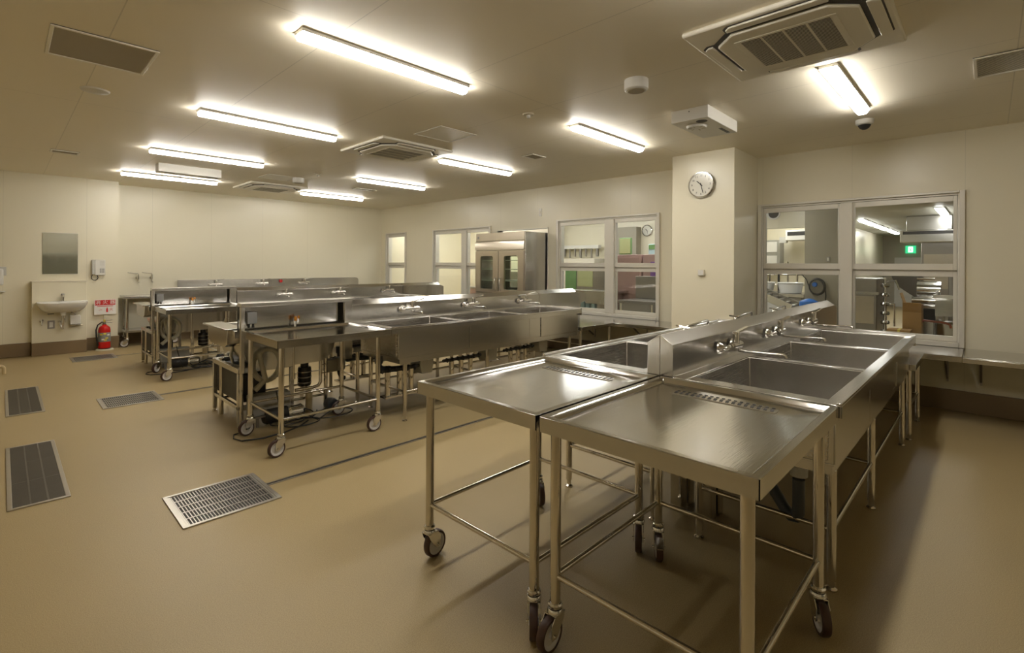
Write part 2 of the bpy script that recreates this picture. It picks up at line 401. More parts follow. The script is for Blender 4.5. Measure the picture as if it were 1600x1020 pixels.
# ------------------------------------------------------------------ cassette air conditioners
def make_ac(label, x, y):
    t = T('air_conditioner', label, 'air conditioner', (x, y, H), 0, 'square cassette air conditioners in the ceiling')
    R = .465
    pf = MB(); pf.prism([(-R,-R),(R,-R),(R,R),(-R,R)], 'z', -.030, -.001); pf.build('face_panel', 'acw', t, bev=.012)
    # raised inner panel with cut corners
    a, c = .36, .12
    octo = [(-a+c,-a),(a-c,-a),(a,-a+c),(a,a-c),(a-c,a),(-a+c,a),(-a,a-c),(-a,-a+c)]
    MB().prism([(p[0]*1.025, p[1]*1.025) for p in octo], 'z', -.034, -.0295).build('shadow_gap', 'slat', t)
    MB().prism([(p[0]*.965, p[1]*.965) for p in octo], 'z', -.052, -.033).build('inner_panel', 'acw', t, bev=.008)
    for k in range(4):
        an = k*PI/2; cs, sn = round(math.cos(an)), round(math.sin(an))
        def Rr(x, y): return (x*cs-y*sn, x*sn+y*cs)
        MB().prism([Rr(*p) for p in [(-.225,-.435),(.225,-.435),(.255,-.405),(.255,-.362),(-.255,-.362),(-.255,-.405)]], 'z', -.0325, -.0295).build('air_outlet', 'slat', t)
        MB().prism([Rr(*p) for p in [(-.215,-.428),(.215,-.428),(.243,-.400),(.243,-.372),(-.243,-.372),(-.243,-.400)]], 'z', -.043, -.0325).build('louver', 'acw', t, bev=.004)
    g = MB().box(-.225, .225, -.225, .225, -.0535, -.0515).build('intake', 'slat', t)
    gr = MB()
    for k in range(29):
        xx = -.225 + k*.45/28; gr.box(xx-.0022, xx+.0022, -.225, .225, -.0545, -.0537)
    for k in range(5):
        yy = -.225 + k*.1125; gr.box(-.225, .225, yy-.0055, yy+.0055, -.0558, -.0536)
    gr.build('intake_grille', 'acw', t)
    MB().box(-.25,-.226,-.25,.25,-.0565,-.0515).box(.226,.25,-.25,.25,-.0565,-.0515).box(-.226,.226,-.25,-.226,-.0565,-.0515).box(-.226,.226,.226,.25,-.0565,-.0515).build('grille_frame', 'acw', t, bev=.003)
    return t
A1 = make_ac('large ceiling cassette air conditioner at top right of the picture, nearest', 3.17, .81)
dup(A1, 'ceiling cassette air conditioner in the middle of the room beside the hatch', (3.20, 4.97, H))
dup(A1, 'farthest ceiling cassette air conditioner near the back wall', (3.26, 9.02, H))

# ------------------------------------------------------------------ ceiling vents and devices
def vent(label, x0, x1, y0, y1, mat='grille', slat='slat', n=24, along='x', fr=.018, open_=False):
    t = T('ceiling_vent', label, 'vent', ((x0+x1)/2, (y0+y1)/2, H))
    hx, hy = (x1-x0)/2, (y1-y0)/2
    MB().box(-hx, hx, -hy, hy, -.004, -.001).build('backing', slat, t)
    MB().box(-hx,-hx+fr,-hy,hy,-.012,-.0035).box(hx-fr,hx,-hy,hy,-.012,-.0035).box(-hx+fr,hx-fr,-hy,-hy+fr,-.012,-.0035).box(-hx+fr,hx-fr,hy-fr,hy,-.012,-.0035).build('frame', 'acw', t, bev=.002)
    s_ = MB(); d = .20 if open_ else .40
    for k in range(n):
        if along == 'x':
            p = 2*(hy-fr)/n; c_ = -hy+fr+p*(k+.5); s_.box(-hx+fr, hx-fr, c_-p*d, c_+p*d, -.0062, -.0048)
        else:
            p = 2*(hx-fr)/n; c_ = -hx+fr+p*(k+.5); s_.box(c_-p*d, c_+p*d, -hy+fr, hy-fr, -.0062, -.0048)
    s_.build('slats', mat, t)
    return t
vent('large rectangular louvred ceiling vent at top left of the picture', .185, .69, 3.76, 4.30, n=40)
vent('small narrow ceiling vent near the left wall sink', .40, .66, 7.93, 8.12, n=6)
vent('slotted ceiling vent with dark gaps at the right edge of the picture', 4.30, 4.75, -.36, .08, mat='acw', n=19, along='y', open_=True)
vent('small square ceiling vent in the middle right of the ceiling', 4.42, 4.66, 3.93, 4.12, n=12)
vent('small rectangular ceiling vent among the far right lights', 4.32, 4.74, 7.95, 8.13, n=8)
t = T('ceiling_vent', 'pale vent frame cut off at the top edge of the picture', 'vent', (2.98, -.09, H))
MB().box(-.17, .17, -.12, .12, -.02, -.001).build('vent_body', 'white', t, bev=.003)
MB().box(-.14, .14, -.095, .095, -.024, -.0195).build('vent_slats', 'acw', t)
t = tag(MB().lathe([(0,-.022),(.055,-.020),(.085,-.012),(.092,-.001)], (0,0,0)).build('ceiling_vent', 'white', loc=(.50, 4.97, H)), 'small round flat ceiling vent below the large left vent', 'vent')
def hatch(label, x0, x1, y0, y1):
    mb = MB(); e = .012
    mb.box(x0, x1, y0, y0+e, H-.005, H-.0008).box(x0, x1, y1-e, y1, H-.005, H-.0008).box(x0, x0+e, y0+e, y1-e, H-.005, H-.0008).box(x1-e, x1, y0+e, y1-e, H-.005, H-.0008)
    r = T('ceiling_hatch', label, 'hatch', (x0, y0, H))
    o = mb.build('hatch_frame', 'white', r); o.location = (-x0, -y0, -H)
    o = MB().box(x0+e, x1-e, y0+e, y1-e, H-.003, H-.0008).build('hatch_panel', 'acw', r); o.location = (-x0, -y0, -H)
hatch('flat square access hatch beside the middle air conditioner', 2.93, 3.39, 3.79, 4.24)
hatch('flat square access hatch near the farthest air conditioner', 2.76, 3.20, 7.72, 8.15)
def alarm(label, x, y):
    t = T('ceiling_speaker', label, 'ceiling speaker', (x, y, H), 0, 'white drum speakers on the ceiling')
    MB().lathe([(0,-.078),(.070,-.078),(.082,-.070),(.085,-.060),(.085,-.001)], n=32).build('drum', 'white', t)
    g = MB().lathe([(0,-.0815),(.058,-.0815),(.062,-.0775)], n=32)
    g.build('speaker_grille', 'grille', t)
    return t
a = alarm('white drum speaker on the ceiling left of the near air conditioner', 3.17, 1.83)
dup(a, 'white drum speaker beside the farthest air conditioner', (3.23, 7.78, H))
def detector(label, x, y):
    t = T('smoke_detector', label, 'smoke detector', (x, y, H), 0, 'small ivory ceiling detectors')
    MB().lathe([(0,-.016),(.045,-.014),(.05,-.008),(.05,-.001)]).build('detector_base', 'ivory', t)
    MB().lathe([(0,-.042),(.014,-.040),(.018,-.030),(.018,-.0155)]).build('sensor', 'white', t)
    return t
d = detector('small ivory detector on the ceiling beyond the largest light', 3.23, 2.93)
dup(d, 'small ivory detector on the ceiling near the far drum speaker', (3.27, 7.18, H))
# dome camera
t = T('security_camera', 'white dome security camera with black lens on the ceiling before the right window', 'camera', (5.45, .82, H))
MB().lathe([(0,-.045),(.050,-.048),(.066,-.040),(.072,-.020),(.072,-.001)], n=32).build('camera_body', 'white', t)
MB().lathe([(0,-.088),(.018,-.086),(.036,-.074),(.046,-.058),(.050,-.047)], n=32).build('lens_dome', 'black', t)
# ceiling insect / air units
t = T('air_purifier', 'white box unit with round dial on the ceiling in front of the pillar clock', 'air purifier', (4.37, 1.83, H))
MB().box(-.33, .33, -.16, .16, -.105, -.001).build('case', 'white', t, bev=.004)
MB().lathe([(0,-.128),(.075,-.126),(.085,-.116),(.088,-.1045)], (-.13, .02, 0), n=32).build('round_cover', 'white', t)
mb = MB()
for k in range(6): mb.obox((-.13+.058*math.cos(k*PI/3), .02+.058*math.sin(k*PI/3), -.1285), (.018*math.cos(k*PI/3), .018*math.sin(k*PI/3), 0), (-.003*math.sin(k*PI/3), .003*math.cos(k*PI/3), 0), (0,0,.0012))
mb.build('dial_marks', 'grille', t)
MB().lathe([(0,-.1065),(.045,-.1060),(.047,-.1045)], (-.24, -.07, 0)).build('dark_port', 'slat', t)
MB().box(.08, .28, -.115, -.085, -.1062, -.104).build('air_slot', 'black', t)
MB().lathe([(0,-.003),(.005,-.003),(.005,0)], (-.331,.0,-.03), axis='x', n=8).build('screw', 'slat', t)
t = T('air_purifier', 'long white box unit on the ceiling between the last two lights of the left row', 'air purifier', (1.82, 8.02, H))
MB().box(-.375, .375, -.09, .09, -.115, -.001).build('case', 'white', t, bev=.004)
for s_ in (-1, 1): MB().box(s_*.26-.075, s_*.26+.075, -.075, -.03, -.1162, -.1145).build('air_slot', 'slat', t)

# ------------------------------------------------------------------ caster and wheeled tables
def caster(parent, x, y, ang, R=.0625, top=.158, brake=False):
    """caster under a leg; ang = heading of the trailing wheel"""
    c = MB()
    c.lathe([(.0, top-.012),(.024, top-.012),(.027, top-.006),(.027, top+.001),(.023, top+.006)], n=20)
    c.lathe([(.0, top-.028),(.030, top-.028),(.030, top-.022),(.026, top-.014)], n=20)
    tr = .034
    for s_ in (-1, 1):
        c.prism([(-.028, top-.028), (.030, top-.028), (.052, top-.055), (tr+.014, R-.010), (tr-.014, R-.010), (-.018, top-.055)], 'y', s_*.0235-.0015, s_*.0235+.0015)
    c.box(-.028, .032, -.025, .025, top-.031, top-.027)
    c.cyl((tr, -.030, R), (tr, .030, R), .006, 10)
    if brake: c.obox((tr+.055, 0, R+.045), (.028, 0, -.012), (0, .015, 0), (.001, 0, .003))
    co = c.build('caster', 'chrome', parent, loc=(x, y, 0), rot=(0, 0, ang))
    ty = MB().lathe([(R-.013, -.0155), (R-.004, -.0155), (R, -.009), (R, .009), (R-.004, .0155), (R-.013, .0155), (R-.013, -.0155)], (tr, 0, R), axis='y', n=36, cap=False).build('tyre', 'tyre', co)
    hb = MB().lathe([(0, -.019), (.014, -.019), (.016, -.009), (R-.026, -.007), (R-.018, -.014), (R-.0125, -.014), (R-.0125, .014), (R-.018, .014), (R-.026, .007), (.016, .009), (.014, .019), (0, .019)], (tr, 0, R), axis='y', n=36).build('wheel', 'hub', co)
    return co
def dished_top(L, W, zt=.85, ap=.058, rim=.030, dep=.020, slope=.010, skew=0):
    """table top: outer apron, rolled rim, sunk bed falling to the drain strip near x = L"""
    mb = MB(); nx, ny = 14, 12
    x0, x1, y0, y1 = 0, L, 0, W
    # apron + underside lip
    mb.box(x0, x1, y0, y0+.003, zt-ap, zt-.002).box(x0, x1, y1-.003, y1, zt-ap, zt-.002).box(x0, x0+.003, y0, y1, zt-ap, zt-.002).box(x1-.003, x1, y0, y1, zt-ap, zt-.002)
    mb.box(x0+.003, x1-.003, y0+.003, y0+.018, zt-ap, zt-ap+.002).box(x0+.003, x1-.003, y1-.018, y1-.003, zt-ap, zt-ap+.002)
    # ring of flat rim, then sloped fillet, then bed
    V, F = [], []
    def ring(ins, z): return [(x0+ins, y0+ins, z), (x1-ins, y0+ins, z), (x1-ins, y1-ins, z), (x0+ins, y1-ins, z)]
    R_ = [ring(0, zt-.003), ring(.003, zt), ring(rim-.006, zt), ring(rim, zt-.004), ring(rim+.010, zt-dep)]
    for r_ in R_: V += r_
    for k in range(len(R_)-1):
        for i in range(4): j = (i+1)%4; F.append((k*4+i, k*4+j, (k+1)*4+j, (k+1)*4+i))
    mb.add(V, F)
    ins = rim+.010
    def bed(u, v):
        x = x0+ins+(x1-x0-2*ins)*u; y = y0+ins+(y1-y0-2*ins)*v
        e = min(1, min(u, 1-u, v, 1-v)*7)
        return (x, y, zt-dep - slope*e*(.25+.75*u) - .0022*math.sin(PI*v)*math.sin(PI*u)*1.5)
    V = [bed(i/nx, j/ny) for i in range(nx+1) for j in range(ny+1)]
    F = [(i*(ny+1)+j, (i+1)*(ny+1)+j, (i+1)*(ny+1)+j+1, i*(ny+1)+j+1) for i in range(nx) for j in range(ny)]
    mb.add(V, F)
    return mb, bed
def drain_table(label, L, W, loc, strip=True, angs=(0,0,0,0), brk=(0,0,0,0), rz=0, group='wheeled stainless draining tables', legh=.60):
    t = T('draining_table', label, 'table', loc, rz, group)
    mb, bed = dished_top(L, W)
    mb.build('tabletop', 'top', t)
    if strip:
        yc, hl, hw = W*.53, .225, .052; xc = L-.125; z = bed(.88, .5)[2]+.0022
        s_ = MB().box(xc-hw, xc+hw, yc-hl, yc+hl, z-.004, z)
        so = s_.build('drain_strip', 'steel', t)
        d = MB()
        for k in range(17):
            for q in (0, 1):
                yy = yc-hl+.020+k*.0255+(0.006 if q else 0); d.obox((xc-.024+q*.046, yy, z+.0004), (.0165, .0033, 0), (-.0013, .0064, 0), (0, 0, .0006))
        d.build('slots', 'black', so)
    i = .045
    k = 0
    for px, py in ((i, i), (i, W-i), (L-.105, i), (L-.105, W-i)):
        MB().cyl((px, py, .160), (px, py, .80), .0195, 20).build('leg', 'pipe', t)
        caster(t, px, py, angs[k], brake=bool(brk[k])); k += 1
    for a_, b_ in (((i,i),(i,W-i)), ((L-.105,i),(L-.105,W-i)), ((i,i),(L-.105,i)), ((i,W-i),(L-.105,W-i))):
        MB().cyl((a_[0], a_[1], .262), (b_[0], b_[1], .262), .011, 14).build('rail', 'pipe', t)
    return t
drain_table('stainless draining table nearest the camera, right of the pair', .94, .765, (1.385, .43, 0), angs=(3.4, 3.17, 3.7, 3.72), brk=(0,0,0,1))
drain_table('stainless draining table at left of the nearest pair', .94, .755, (1.385, 1.21, 0), angs=(3.86, .13, 3.65, 4.15))
drain_table('stainless draining table at the end of the second sink row', .945, .73, (1.385, 3.68, 0), strip=False, angs=(3.24, 3.3, 3.08, 3.15))
drain_table('farther stainless draining table at the end of the third sink row', .94, .72, (1.36, 7.00, 0), strip=False, angs=(3.4, 3.9, 3.2, 3.3))

# ------------------------------------------------------------------ sink units (local: x along row, y from front rim 0 to ridge plane .785)
def faucet(parent, x, mir, zc=.945, yb=.705, long_=True):
    """wall mixer on the splash: two inlets, body, elbow lever, swivel spout (y decreases to the front)"""
    f = MB()
    for s_ in (-1, 1):
        f.lathe([(0,-.030),(.018,-.030),(.030,-.012),(.034,-.002),(.034,0)], (x+s_*.10, yb, zc-.012), axis='y', n=20)
        f.tube([(x+s_*.10, yb-.005, zc-.012), (x+s_*.10, yb-.04, zc-.012), (x+s_*.085, yb-.052, zc-.004), (x+s_*.05, yb-.058, zc)], .0125, 12)
    f.cyl((x-.062, yb-.060, zc), (x+.062, yb-.060, zc), .021, 20)
    f.cyl((x+.062, yb-.060, zc), (x+.085, yb-.060, zc), .015, 16)
    f.cyl((x-.085, yb-.060, zc), (x-.062, yb-.060, zc), .015, 16)
    f.cyl((x, yb-.060, zc), (x, yb-.060, zc+.062), .019, 18)
    f.cyl((x, yb-.060, zc-.034), (x, yb-.060, zc), .014, 16)
    fo = f.build('faucet', 'chrome', parent, mir=mir)
    k = -1 if mir else 1
    MB().lathe([(0,.016),(.019,.016),(.021,.006),(.021,0)], (x, yb-.060, zc+.062), n=18).obox((x+k*.062, yb-.068, zc+.083), (.066, -.012*k, .014*k), (.002, .010, 0), (0, 0, .0045)).build('lever', 'chrome', fo, mir=mir)
    if mir:
        MB().tube([(x, yb-.085, zc-.02), (x, yb-.100, zc+.03), (x+.02, yb-.102, zc+.060), (x+.06, yb-.102, zc+.076), (x+.36, yb-.100, zc+.090), (x+.375, yb-.100, zc+.084), (x+.38, yb-.100, zc+.060)], .0085, 12).build('spout', 'chrome', fo, mir=mir)
        return fo
    s = MB().tube([(x, yb-.062, zc-.026), (x, yb-.085, zc-.031), (x-.02, yb-.14, zc-.029), (x-.075, yb-.33, zc-.014), (x-.080, yb-.345, zc-.018), (x-.081, yb-.349, zc-.030)], .0085, 12)
    s.build('spout', 'chrome', fo, mir=mir)
    return fo
def pedal(parent, x, y, mir):
    p = MB().tube([(x-.26, y, .415), (x+.26, y, .415)], .016, 10)
    for k in range(7): p.cyl((x-.22+k*.073, y, .405), (x-.20+k*.073, y, .425), .023, 10)
    po = p.build('supply_pipe', 'black', parent, mir=mir)
    for dx in (-.15, -.02, .11):
        MB().cyl((x+dx, y, .18), (x+dx, y, .40), .026, 16).build('valve', 'pipe', po, mir=mir)
    MB().box(x-.20, x+.16, y-.05, y+.05, .165, .18).build('valve_base', 'pipe', po, mir=mir)
def sink_unit(label, yc, mir, loc_x=2.335, L=2.76, single=False, hide=False, ytot=.785):
    """three bowls, splash; local y=0 at front rim and .785 at the ridge; mirrored units run the other way"""
    fy = yc-.785 if not mir else yc+.785
    t = T('sink_unit', label, 'sink', (loc_x, fy, 0), 0, 'long three-bowl stainless sinks')
    zt = .85; D = .715                                       # splash foot
    bowls = [(.085, .885), (.935, 1.765), (1.825, 2.70)]
    fr = .062; bk = .648
    top = MB()
    top.box(0, L, 0, .004, zt-.05, zt-.002)                    # front apron
    top.box(0, .004, 0, D, zt-.05, zt-.002).box(L-.004, L, 0, D, zt-.075, zt)
    top.box(0, L, 0, fr, zt-.004, zt)
    top.box(0, L, bk, D, zt-.004, zt)
    xs = [0] + [v for b in bowls for v in b] + [L]
    for i in range(0, len(xs), 2): top.box(xs[i], xs[i+1], fr, bk, zt-.004, zt)
    top.box(0, .018, 0, D, zt, zt+.012) if False else None
    top.prism([(L-.028, zt), (L, zt), (L, zt+.018), (L-.020, zt+.018)], 'y', 0, D)
    top.prism([(0, zt), (.022, zt), (.016, zt+.010), (0, zt+.010)], 'x', 0, L)
    top.build('rim', 'steel', t, mir=mir, bev=.0015)
    for i, (a, b) in enumerate(bowls):
        MB().tray(a, b, fr, bk, zt-.0045, .585+.01*i*0, .006, sl=.006).build('bowl', 'bowl', t, mir=mir, bev=.004)
    # outer skins of the tanks below the rim
    sk = MB()
    for a, b in ((.10, .922), (.928, 1.820), (2.024, L-.02)):
        sk.box(a, b, .040, .046, .575, .806); 
    sk.box(1.827, 2.017, .046, .050, .575, .806)
    sk.box(.10, .104, .046, .70, .575, .806).box(L-.024, L-.02, .046, .70, .575, .806)
    sk.box(.10, L-.02, .046, .70, .565, .575)
    sk.build('tank_skin', 'steel', t, mir=mir, bev=.002)
    MB().box(.12, L-.02, .055, .085, .520, .564).box(.12, L-.02, .66, .69, .520, .564).box(.12, .15, .085, .66, .520, .564).box(L-.05, L-.02, .085, .66, .520, .564).build('support_rail', 'steel', t, mir=mir)
    # splash: upright face, sloped cap to the ridge
    h0, h1 = 1.010, 1.057
    MB().prism([(D, zt-.01), (D, h0), (.7845, h1), (.7845, zt-.01)], 'x', 0, L).build('backsplash', 'steel', t, mir=mir, bev=.002)
    for xx in (.185, 1.195, 1.86 if False else 2.60):
        for yy in (.07, .655):
            l = MB().cyl((xx, yy, .045), (xx, yy, .522), .0195, 18); l.lathe([(0,0),(.024,.002),(.024,.008),(.013,.016),(.013,.045)], (xx, yy, 0), n=16)
            l.build('leg', 'pipe', t, mir=mir)
        MB().cyl((xx, .07, .262), (xx, .655, .262), .011, 12).build('stretcher', 'pipe', t, mir=mir)
    MB().cyl((.185, .655, .262), (2.60, .655, .262), .011, 12).build('stretcher', 'pipe', t, mir=mir)
    MB().cyl((.185, .07, .262), (1.195, .07, .262), .011, 12).cyl((1.195, .07, .262), (2.60, .07, .262), .011, 12).build('stretcher', 'pipe', t, mir=mir)
    for x in (.66, 1.52, 2.44): faucet(t, x, mir)
    for i, x in enumerate((.60, 1.49, 2.37)):
        MB().prism([(x-.085, .566), (x+.085, .566), (x+.075, .40), (x+.06, .33), (x-.06, .33), (x-.08, .40)], 'y', .30, .46).build('drain_box', 'lgrey', t, mir=mir, bev=.004)
    if yc > 2:
        for x in (.32, 1.08, 1.96): pedal(t, x, .33, mir)
    else:
        for x in (.40, .50): MB().box(x-.035, x+.035, .665, .735, .0, .564).build('standpipe_cover', 'pipe', t, mir=mir, bev=.006)
    p = MB().tube([(.12, .40, .54), (.12, .40, .46), (.14, .40, .43), (.20, .40, .41), (.52, .40, .385)], .028, 14)
    p.cyl((.12, .40, .48), (.12, .40, .55), .038, 14).cyl((.20, .40, .409), (.235, .40, .407), .036, 14)
    p.build('drain_pipe', 'pvc', t, mir=mir)
    return t
ROWS = [1.205, 4.48, 7.76]
nmz = ['nearest', 'second', 'third']
near_sink = sink_unit('nearest long three-bowl sink, right side with elbow taps in front of the right window', ROWS[0], False)
sink_unit('long three-bowl sink on the far side of the nearest row, left of the ridge', ROWS[0], True)
sink_unit('long three-bowl sink facing the camera in the second row, before the refrigerator', ROWS[1], False)
sink_unit('hidden side of the second sink row, behind its ridge', ROWS[1], True)
sink_unit('long three-bowl sink facing the camera in the third row', ROWS[2], False)
sink_unit('hidden side of the third sink row, behind its ridge', ROWS[2], True)

# trap under the nearest sink
ox, oy = 2.53-2.335, .62-.42
MB().cyl((ox, oy, .50), (ox, oy, .565), .050, 18).cyl((ox, oy, .455), (ox, oy, .50), .037, 18).build('coupling', 'lgrey', near_sink, bev=.003)
MB().tube([(ox+p[0], oy+p[1], p[2]) for p in [(0,0,.44), (0,0,.29), (.005,.012,.262), (.015,.035,.255), (.03,.065,.275), (.07,.16,.38), (.09,.20,.40), (.12,.30,.40)]], .026, 16).build('trap', 'pvc', near_sink)

# low connecting tables at the window end with the tail of the splash
for i, yc in enumerate(ROWS):
    t = T('low_table', '%s low stainless table joining a sink row to the window counter' % ['right-hand', 'middle', 'far'][i] if i else 'right-hand low stainless table at the window end of the nearest sink row', 'table', (5.10, yc, 0), 0, 'low link tables at the window end')
    MB().box(0, .745, -.785, .785, .570, .620).build('tabletop', 'top', t, bev=.003)
    e = .93
    prof = [(0, .621), (e, .621), (e, .985), (e-.02, 1.02), (e-.075, 1.042), (0, 1.042)]
    b_ = MB().prism([(-.07,.621), (-.07,1.010), (0,1.057), (.07,1.010), (.07,.621)], 'x', 0, e-.09)
    b_.add([(e-.09,-.07,.621),(e-.09,-.07,1.010),(e-.09,0,1.057),(e-.09,.07,1.010),(e-.09,.07,.621), (e,-.07,.621),(e,-.07,.975),(e,0,.985),(e,.07,.975),(e,.07,.621)],
           [(0,1,6,5),(1,2,7,6),(2,3,8,7),(3,4,9,8),(5,6,7,8,9)])
    b_.build('backsplash', 'steel', t)
    for xx, yy in ((.03,-.74),(.70,-.74),(.03,.74),(.70,.74)):
        l = MB().cyl((xx, yy, .04), (xx, yy, .571), .0195, 16).lathe([(0,0),(.024,.002),(.024,.008),(.013,.016),(.013,.045)], (xx, yy, 0), n=14)
        l.build('leg', 'pipe', t)
    for s_ in (-.74, .74): MB().cyl((.03, s_, .262), (.70, s_, .262), .011, 12).build('rail', 'pipe', t)
    MB().cyl((.70, -.74, .262), (.70, .74, .262), .011, 12).build('rail', 'pipe', t)

# wall counter under the windows, on brackets
def counter(label, y0, y1, br):
    t = T('wall_counter', label, 'counter', (5.85, y0, 0), 0, 'low stainless counters along the window wall')
    L = y1-y0; mb = MB()
    mb.box(0, .65, 0, L, .612, .62).box(0, .004, 0, L, .570, .612).box(.004, .03, 0, L, .570, .574)
    mb.build('countertop', 'top', t, bev=.002)
    for yb_ in br:
        yy = yb_-y0
        MB().obox((.38, yy, .46), (.22, 0, -.14), (0, .008, 0), (.005, 0, .008)).box(.12, .64, yy-.008, yy+.008, .595, .611).box(.635, .648, yy-.008, yy+.008, .28, .60).build('bracket', 'dsteel', t)
counter('stainless wall counter at the right edge of the picture, right of the window', -2.0, .165, (.05, -.75, -1.5))
counter('stainless wall counter under the right window beside the pillar', .17, 2.05, (.29, 1.1, 1.8))
counter('stainless wall counter under the middle window left of the pillar', 2.815, 5.30, (3.2, 3.55, 4.45, 4.7))
counter('stainless wall counter under the far windows beyond the refrigerator', 6.75, 10.6, (7.2, 8.4, 9.6))

# ------------------------------------------------------------------ pump and washer sets at the ends of rows two and three
def washer(label_w, label_s, label_h, label_c, ox, oy, red):
    t = T('washing_tank', label_w, 'washer', (ox, oy, 0), 0, 'stainless washing tanks behind the draining tables')
    # tank with rounded belly, long in x
    n = 10; prof = [(.12, .80)]
    prof = [(.06,.79),(.06,.66)] + [(.06+.17*(1-math.cos(a*PI/2/n)), .66-.18*math.sin(a*PI/2/n)) for a in range(1,n+1)] + [(.70,.48)] + [(.70+.17*math.sin(a*PI/2/n), .48+.18*(1-math.cos(a*PI/2/n))) for a in range(1,n+1)] + [(.87,.79)]
    MB().prism(prof, 'y', .10, .72).build('tank', 'steel', t)
    MB().box(-.03, .93, .06, .09, .775, .84).box(-.03, .93, .72, .78, .79, .84).box(-.03, .06, .09, .72, .79, .84).box(.87, .93, .09, .72, .79, .84).build('tank_rim', 'steel', t, bev=.003)
    # left trough that sticks out
    m_ = 8; pr = [(.12,.85),(.12,.80)] + [(.42-.26*math.cos(a*PI/m_), .80-.10*math.sin(a*PI/m_)) for a in range(0,m_+1)] + [(.72,.80),(.72,.85)]
    MB().prism([(.14,.84),(.16,.72),(.22,.69),(.62,.69),(.68,.72),(.70,.84)], 'x', -.06, .07).build('trough', 'steel', t, bev=.004)
    MB().box(-.09, .07, .10, .75, .84, .856).build('trough_rim', 'top', t, bev=.003)
    # back frame: posts, cap and splash sheet
    MB().box(-.02, .01, -.07, -.035, .50, 1.044).build('post', 'steel', t, bev=.003); MB().box(.885, .965, -.07, -.035, .50, 1.044).build('post', 'steel', t, bev=.003)
    MB().box(-.02, .965, -.075, .02, 1.045, 1.078).build('cap_rail', 'steel', t, bev=.003)
    MB().box(-.02, .965, .02, .024, .84, 1.075).build('splash_sheet', 'top', t)
    MB().box(.03, .105, -.07, -.02, .905, 1.00).build('control_box', 'greyp', t, bev=.004)
    mb = MB()
    for q in (0, 1): mb.cyl((.05+q*.032, -.045, .880), (.05+q*.032, -.045, .906), .009, 10).cyl((.05+q*.032, -.045, .872), (.05+q*.032, -.045, .884), .012, 8)
    mb.build('cable_gland', 'black', t)
    v = MB().cyl((.43, -.04, .84), (.43, -.04, .90), .012, 12).cyl((.455, -.04, .88), (.455, -.04, .92), .010, 12).build('valve_stem', 'chrome', t)
    MB().lathe([(0,.040),(.012,.037),(.014,.015),(.012,0)], (.435,-.04,.90), n=16).lathe([(0,.030),(.008,.028),(.010,.012),(.009,0)], (.462,-.04,.915), n=14).build('valve_handle', 'brass', v)
    MB().cyl((.43, -.02, .42), (.43, -.02, .84), .009, 12).cyl((.43, -.02, .38), (.43, -.02, .43), .014, 10).build('down_pipe', 'pipe', t)
    for xx, yy in ((.05,.14),(.05,.68),(.80,.14),(.80,.68)):
        MB().cyl((xx, yy, 0), (xx, yy, .52), .019, 14).build('leg', 'pipe', t)
    MB().cyl((.05,.14,.15),(.80,.14,.15),.011,10).cyl((.05,.68,.15),(.80,.68,.15),.011,10).cyl((.80,.14,.15),(.80,.68,.15),.011,10).build('rail', 'pipe', t)
    # junction pot on the right leg
    MB().box(.80, .90, .10, .20, .36, .475).build('valve_block', 'hose', t, bev=.004)
    MB().lathe([(0,-.06),(.050,-.058),(.055,-.04),(.058,.04),(.05,.058),(0,.06)], (.945,.15,.42), n=20).build('motor', 'hose', t)
    MB().tube([(.94,.15,.37),(.95,.15,.32),(.97,.15,.28),(1.0,.15,.27)], .022, 12).build('outlet_elbow', 'black', t)
    # stand with black panels and pump gear
    s = T('pump_stand', label_s, 'stand', (ox-.0, oy+.1, 0), 0, 'low pump stands under the washing tanks')
    w0, w1, d0, d1, hz = .02, .46, .03, .72, .46
    fr = MB()
    for xx in (w0, w1):
        for yy in (d0, d1): fr.box(xx, xx+.035, yy, yy+.035, .03, hz)
    fr.box(w0, w1+.035, d0, d0+.035, hz, hz+.045).box(w0, w1+.035, d1, d1+.035, hz, hz+.045).box(w0, w0+.035, d0+.035, d1, hz, hz+.045).box(w1, w1+.035, d0+.035, d1, hz, hz+.045)
    fr.box(w0, w1, d0+.005, d0+.03, .15, .18).box(w0+.005, w0+.03, d0, d1, .15, .18)
    fr.build('stand_frame', 'steel', s, bev=.003)
    for xx in (w0, w1):
        for yy in (d0, d1): MB().lathe([(0,0),(.020,.0),(.020,.008),(.012,.012),(.012,.035)], (xx+.017, yy+.017, 0), n=12).build('foot', 'pipe', s)
    MB().box(w0+.03, w0+.24, d0+.04, d1-.01, .20, .44).build('black_case', 'black', s, bev=.004)
    MB().box(w0+.045, w1-.01, .06, .66, .462, .472).build('stand_deck', 'black', s)
    f1 = MB().cyl((.14, .22, .475), (.14, .22, .62), .030, 18, r1=.038).cyl((.14, .22, .62), (.14, .22, .66), .040, 18).build('filter', 'greyp', s)
    MB().tube([(.06,.30,.67),(.05,.32,.58),(.07,.31,.50),(.10,.26,.476)], .013, 10).tube([(.20,.16,.66),(.22,.15,.57),(.20,.17,.49)], .011, 10).tube([(.09,.12,.66),(.08,.12,.55),(.11,.15,.48)], .008, 8).build('filter_tubes', 'lgrey', s)
    if red: MB().box(w0-.002, w0+.09, d0-.002, d0+.08, hz+.0452, hz+.056).build('red_corner', 'signred', s, bev=.002)
    # gear beside the stand, on the floor
    g = T('pump', 'cluster of pump, grey electric box and black motor under the ' + label_c, 'pump', (ox, oy, 0), 0, 'pumps under the washing tanks')
    MB().box(.50, .52, .0, .01, 0, .02).box(.09, .42, .02, .14, .10, .27).build('electric_box', 'boxg', g, bev=.004)
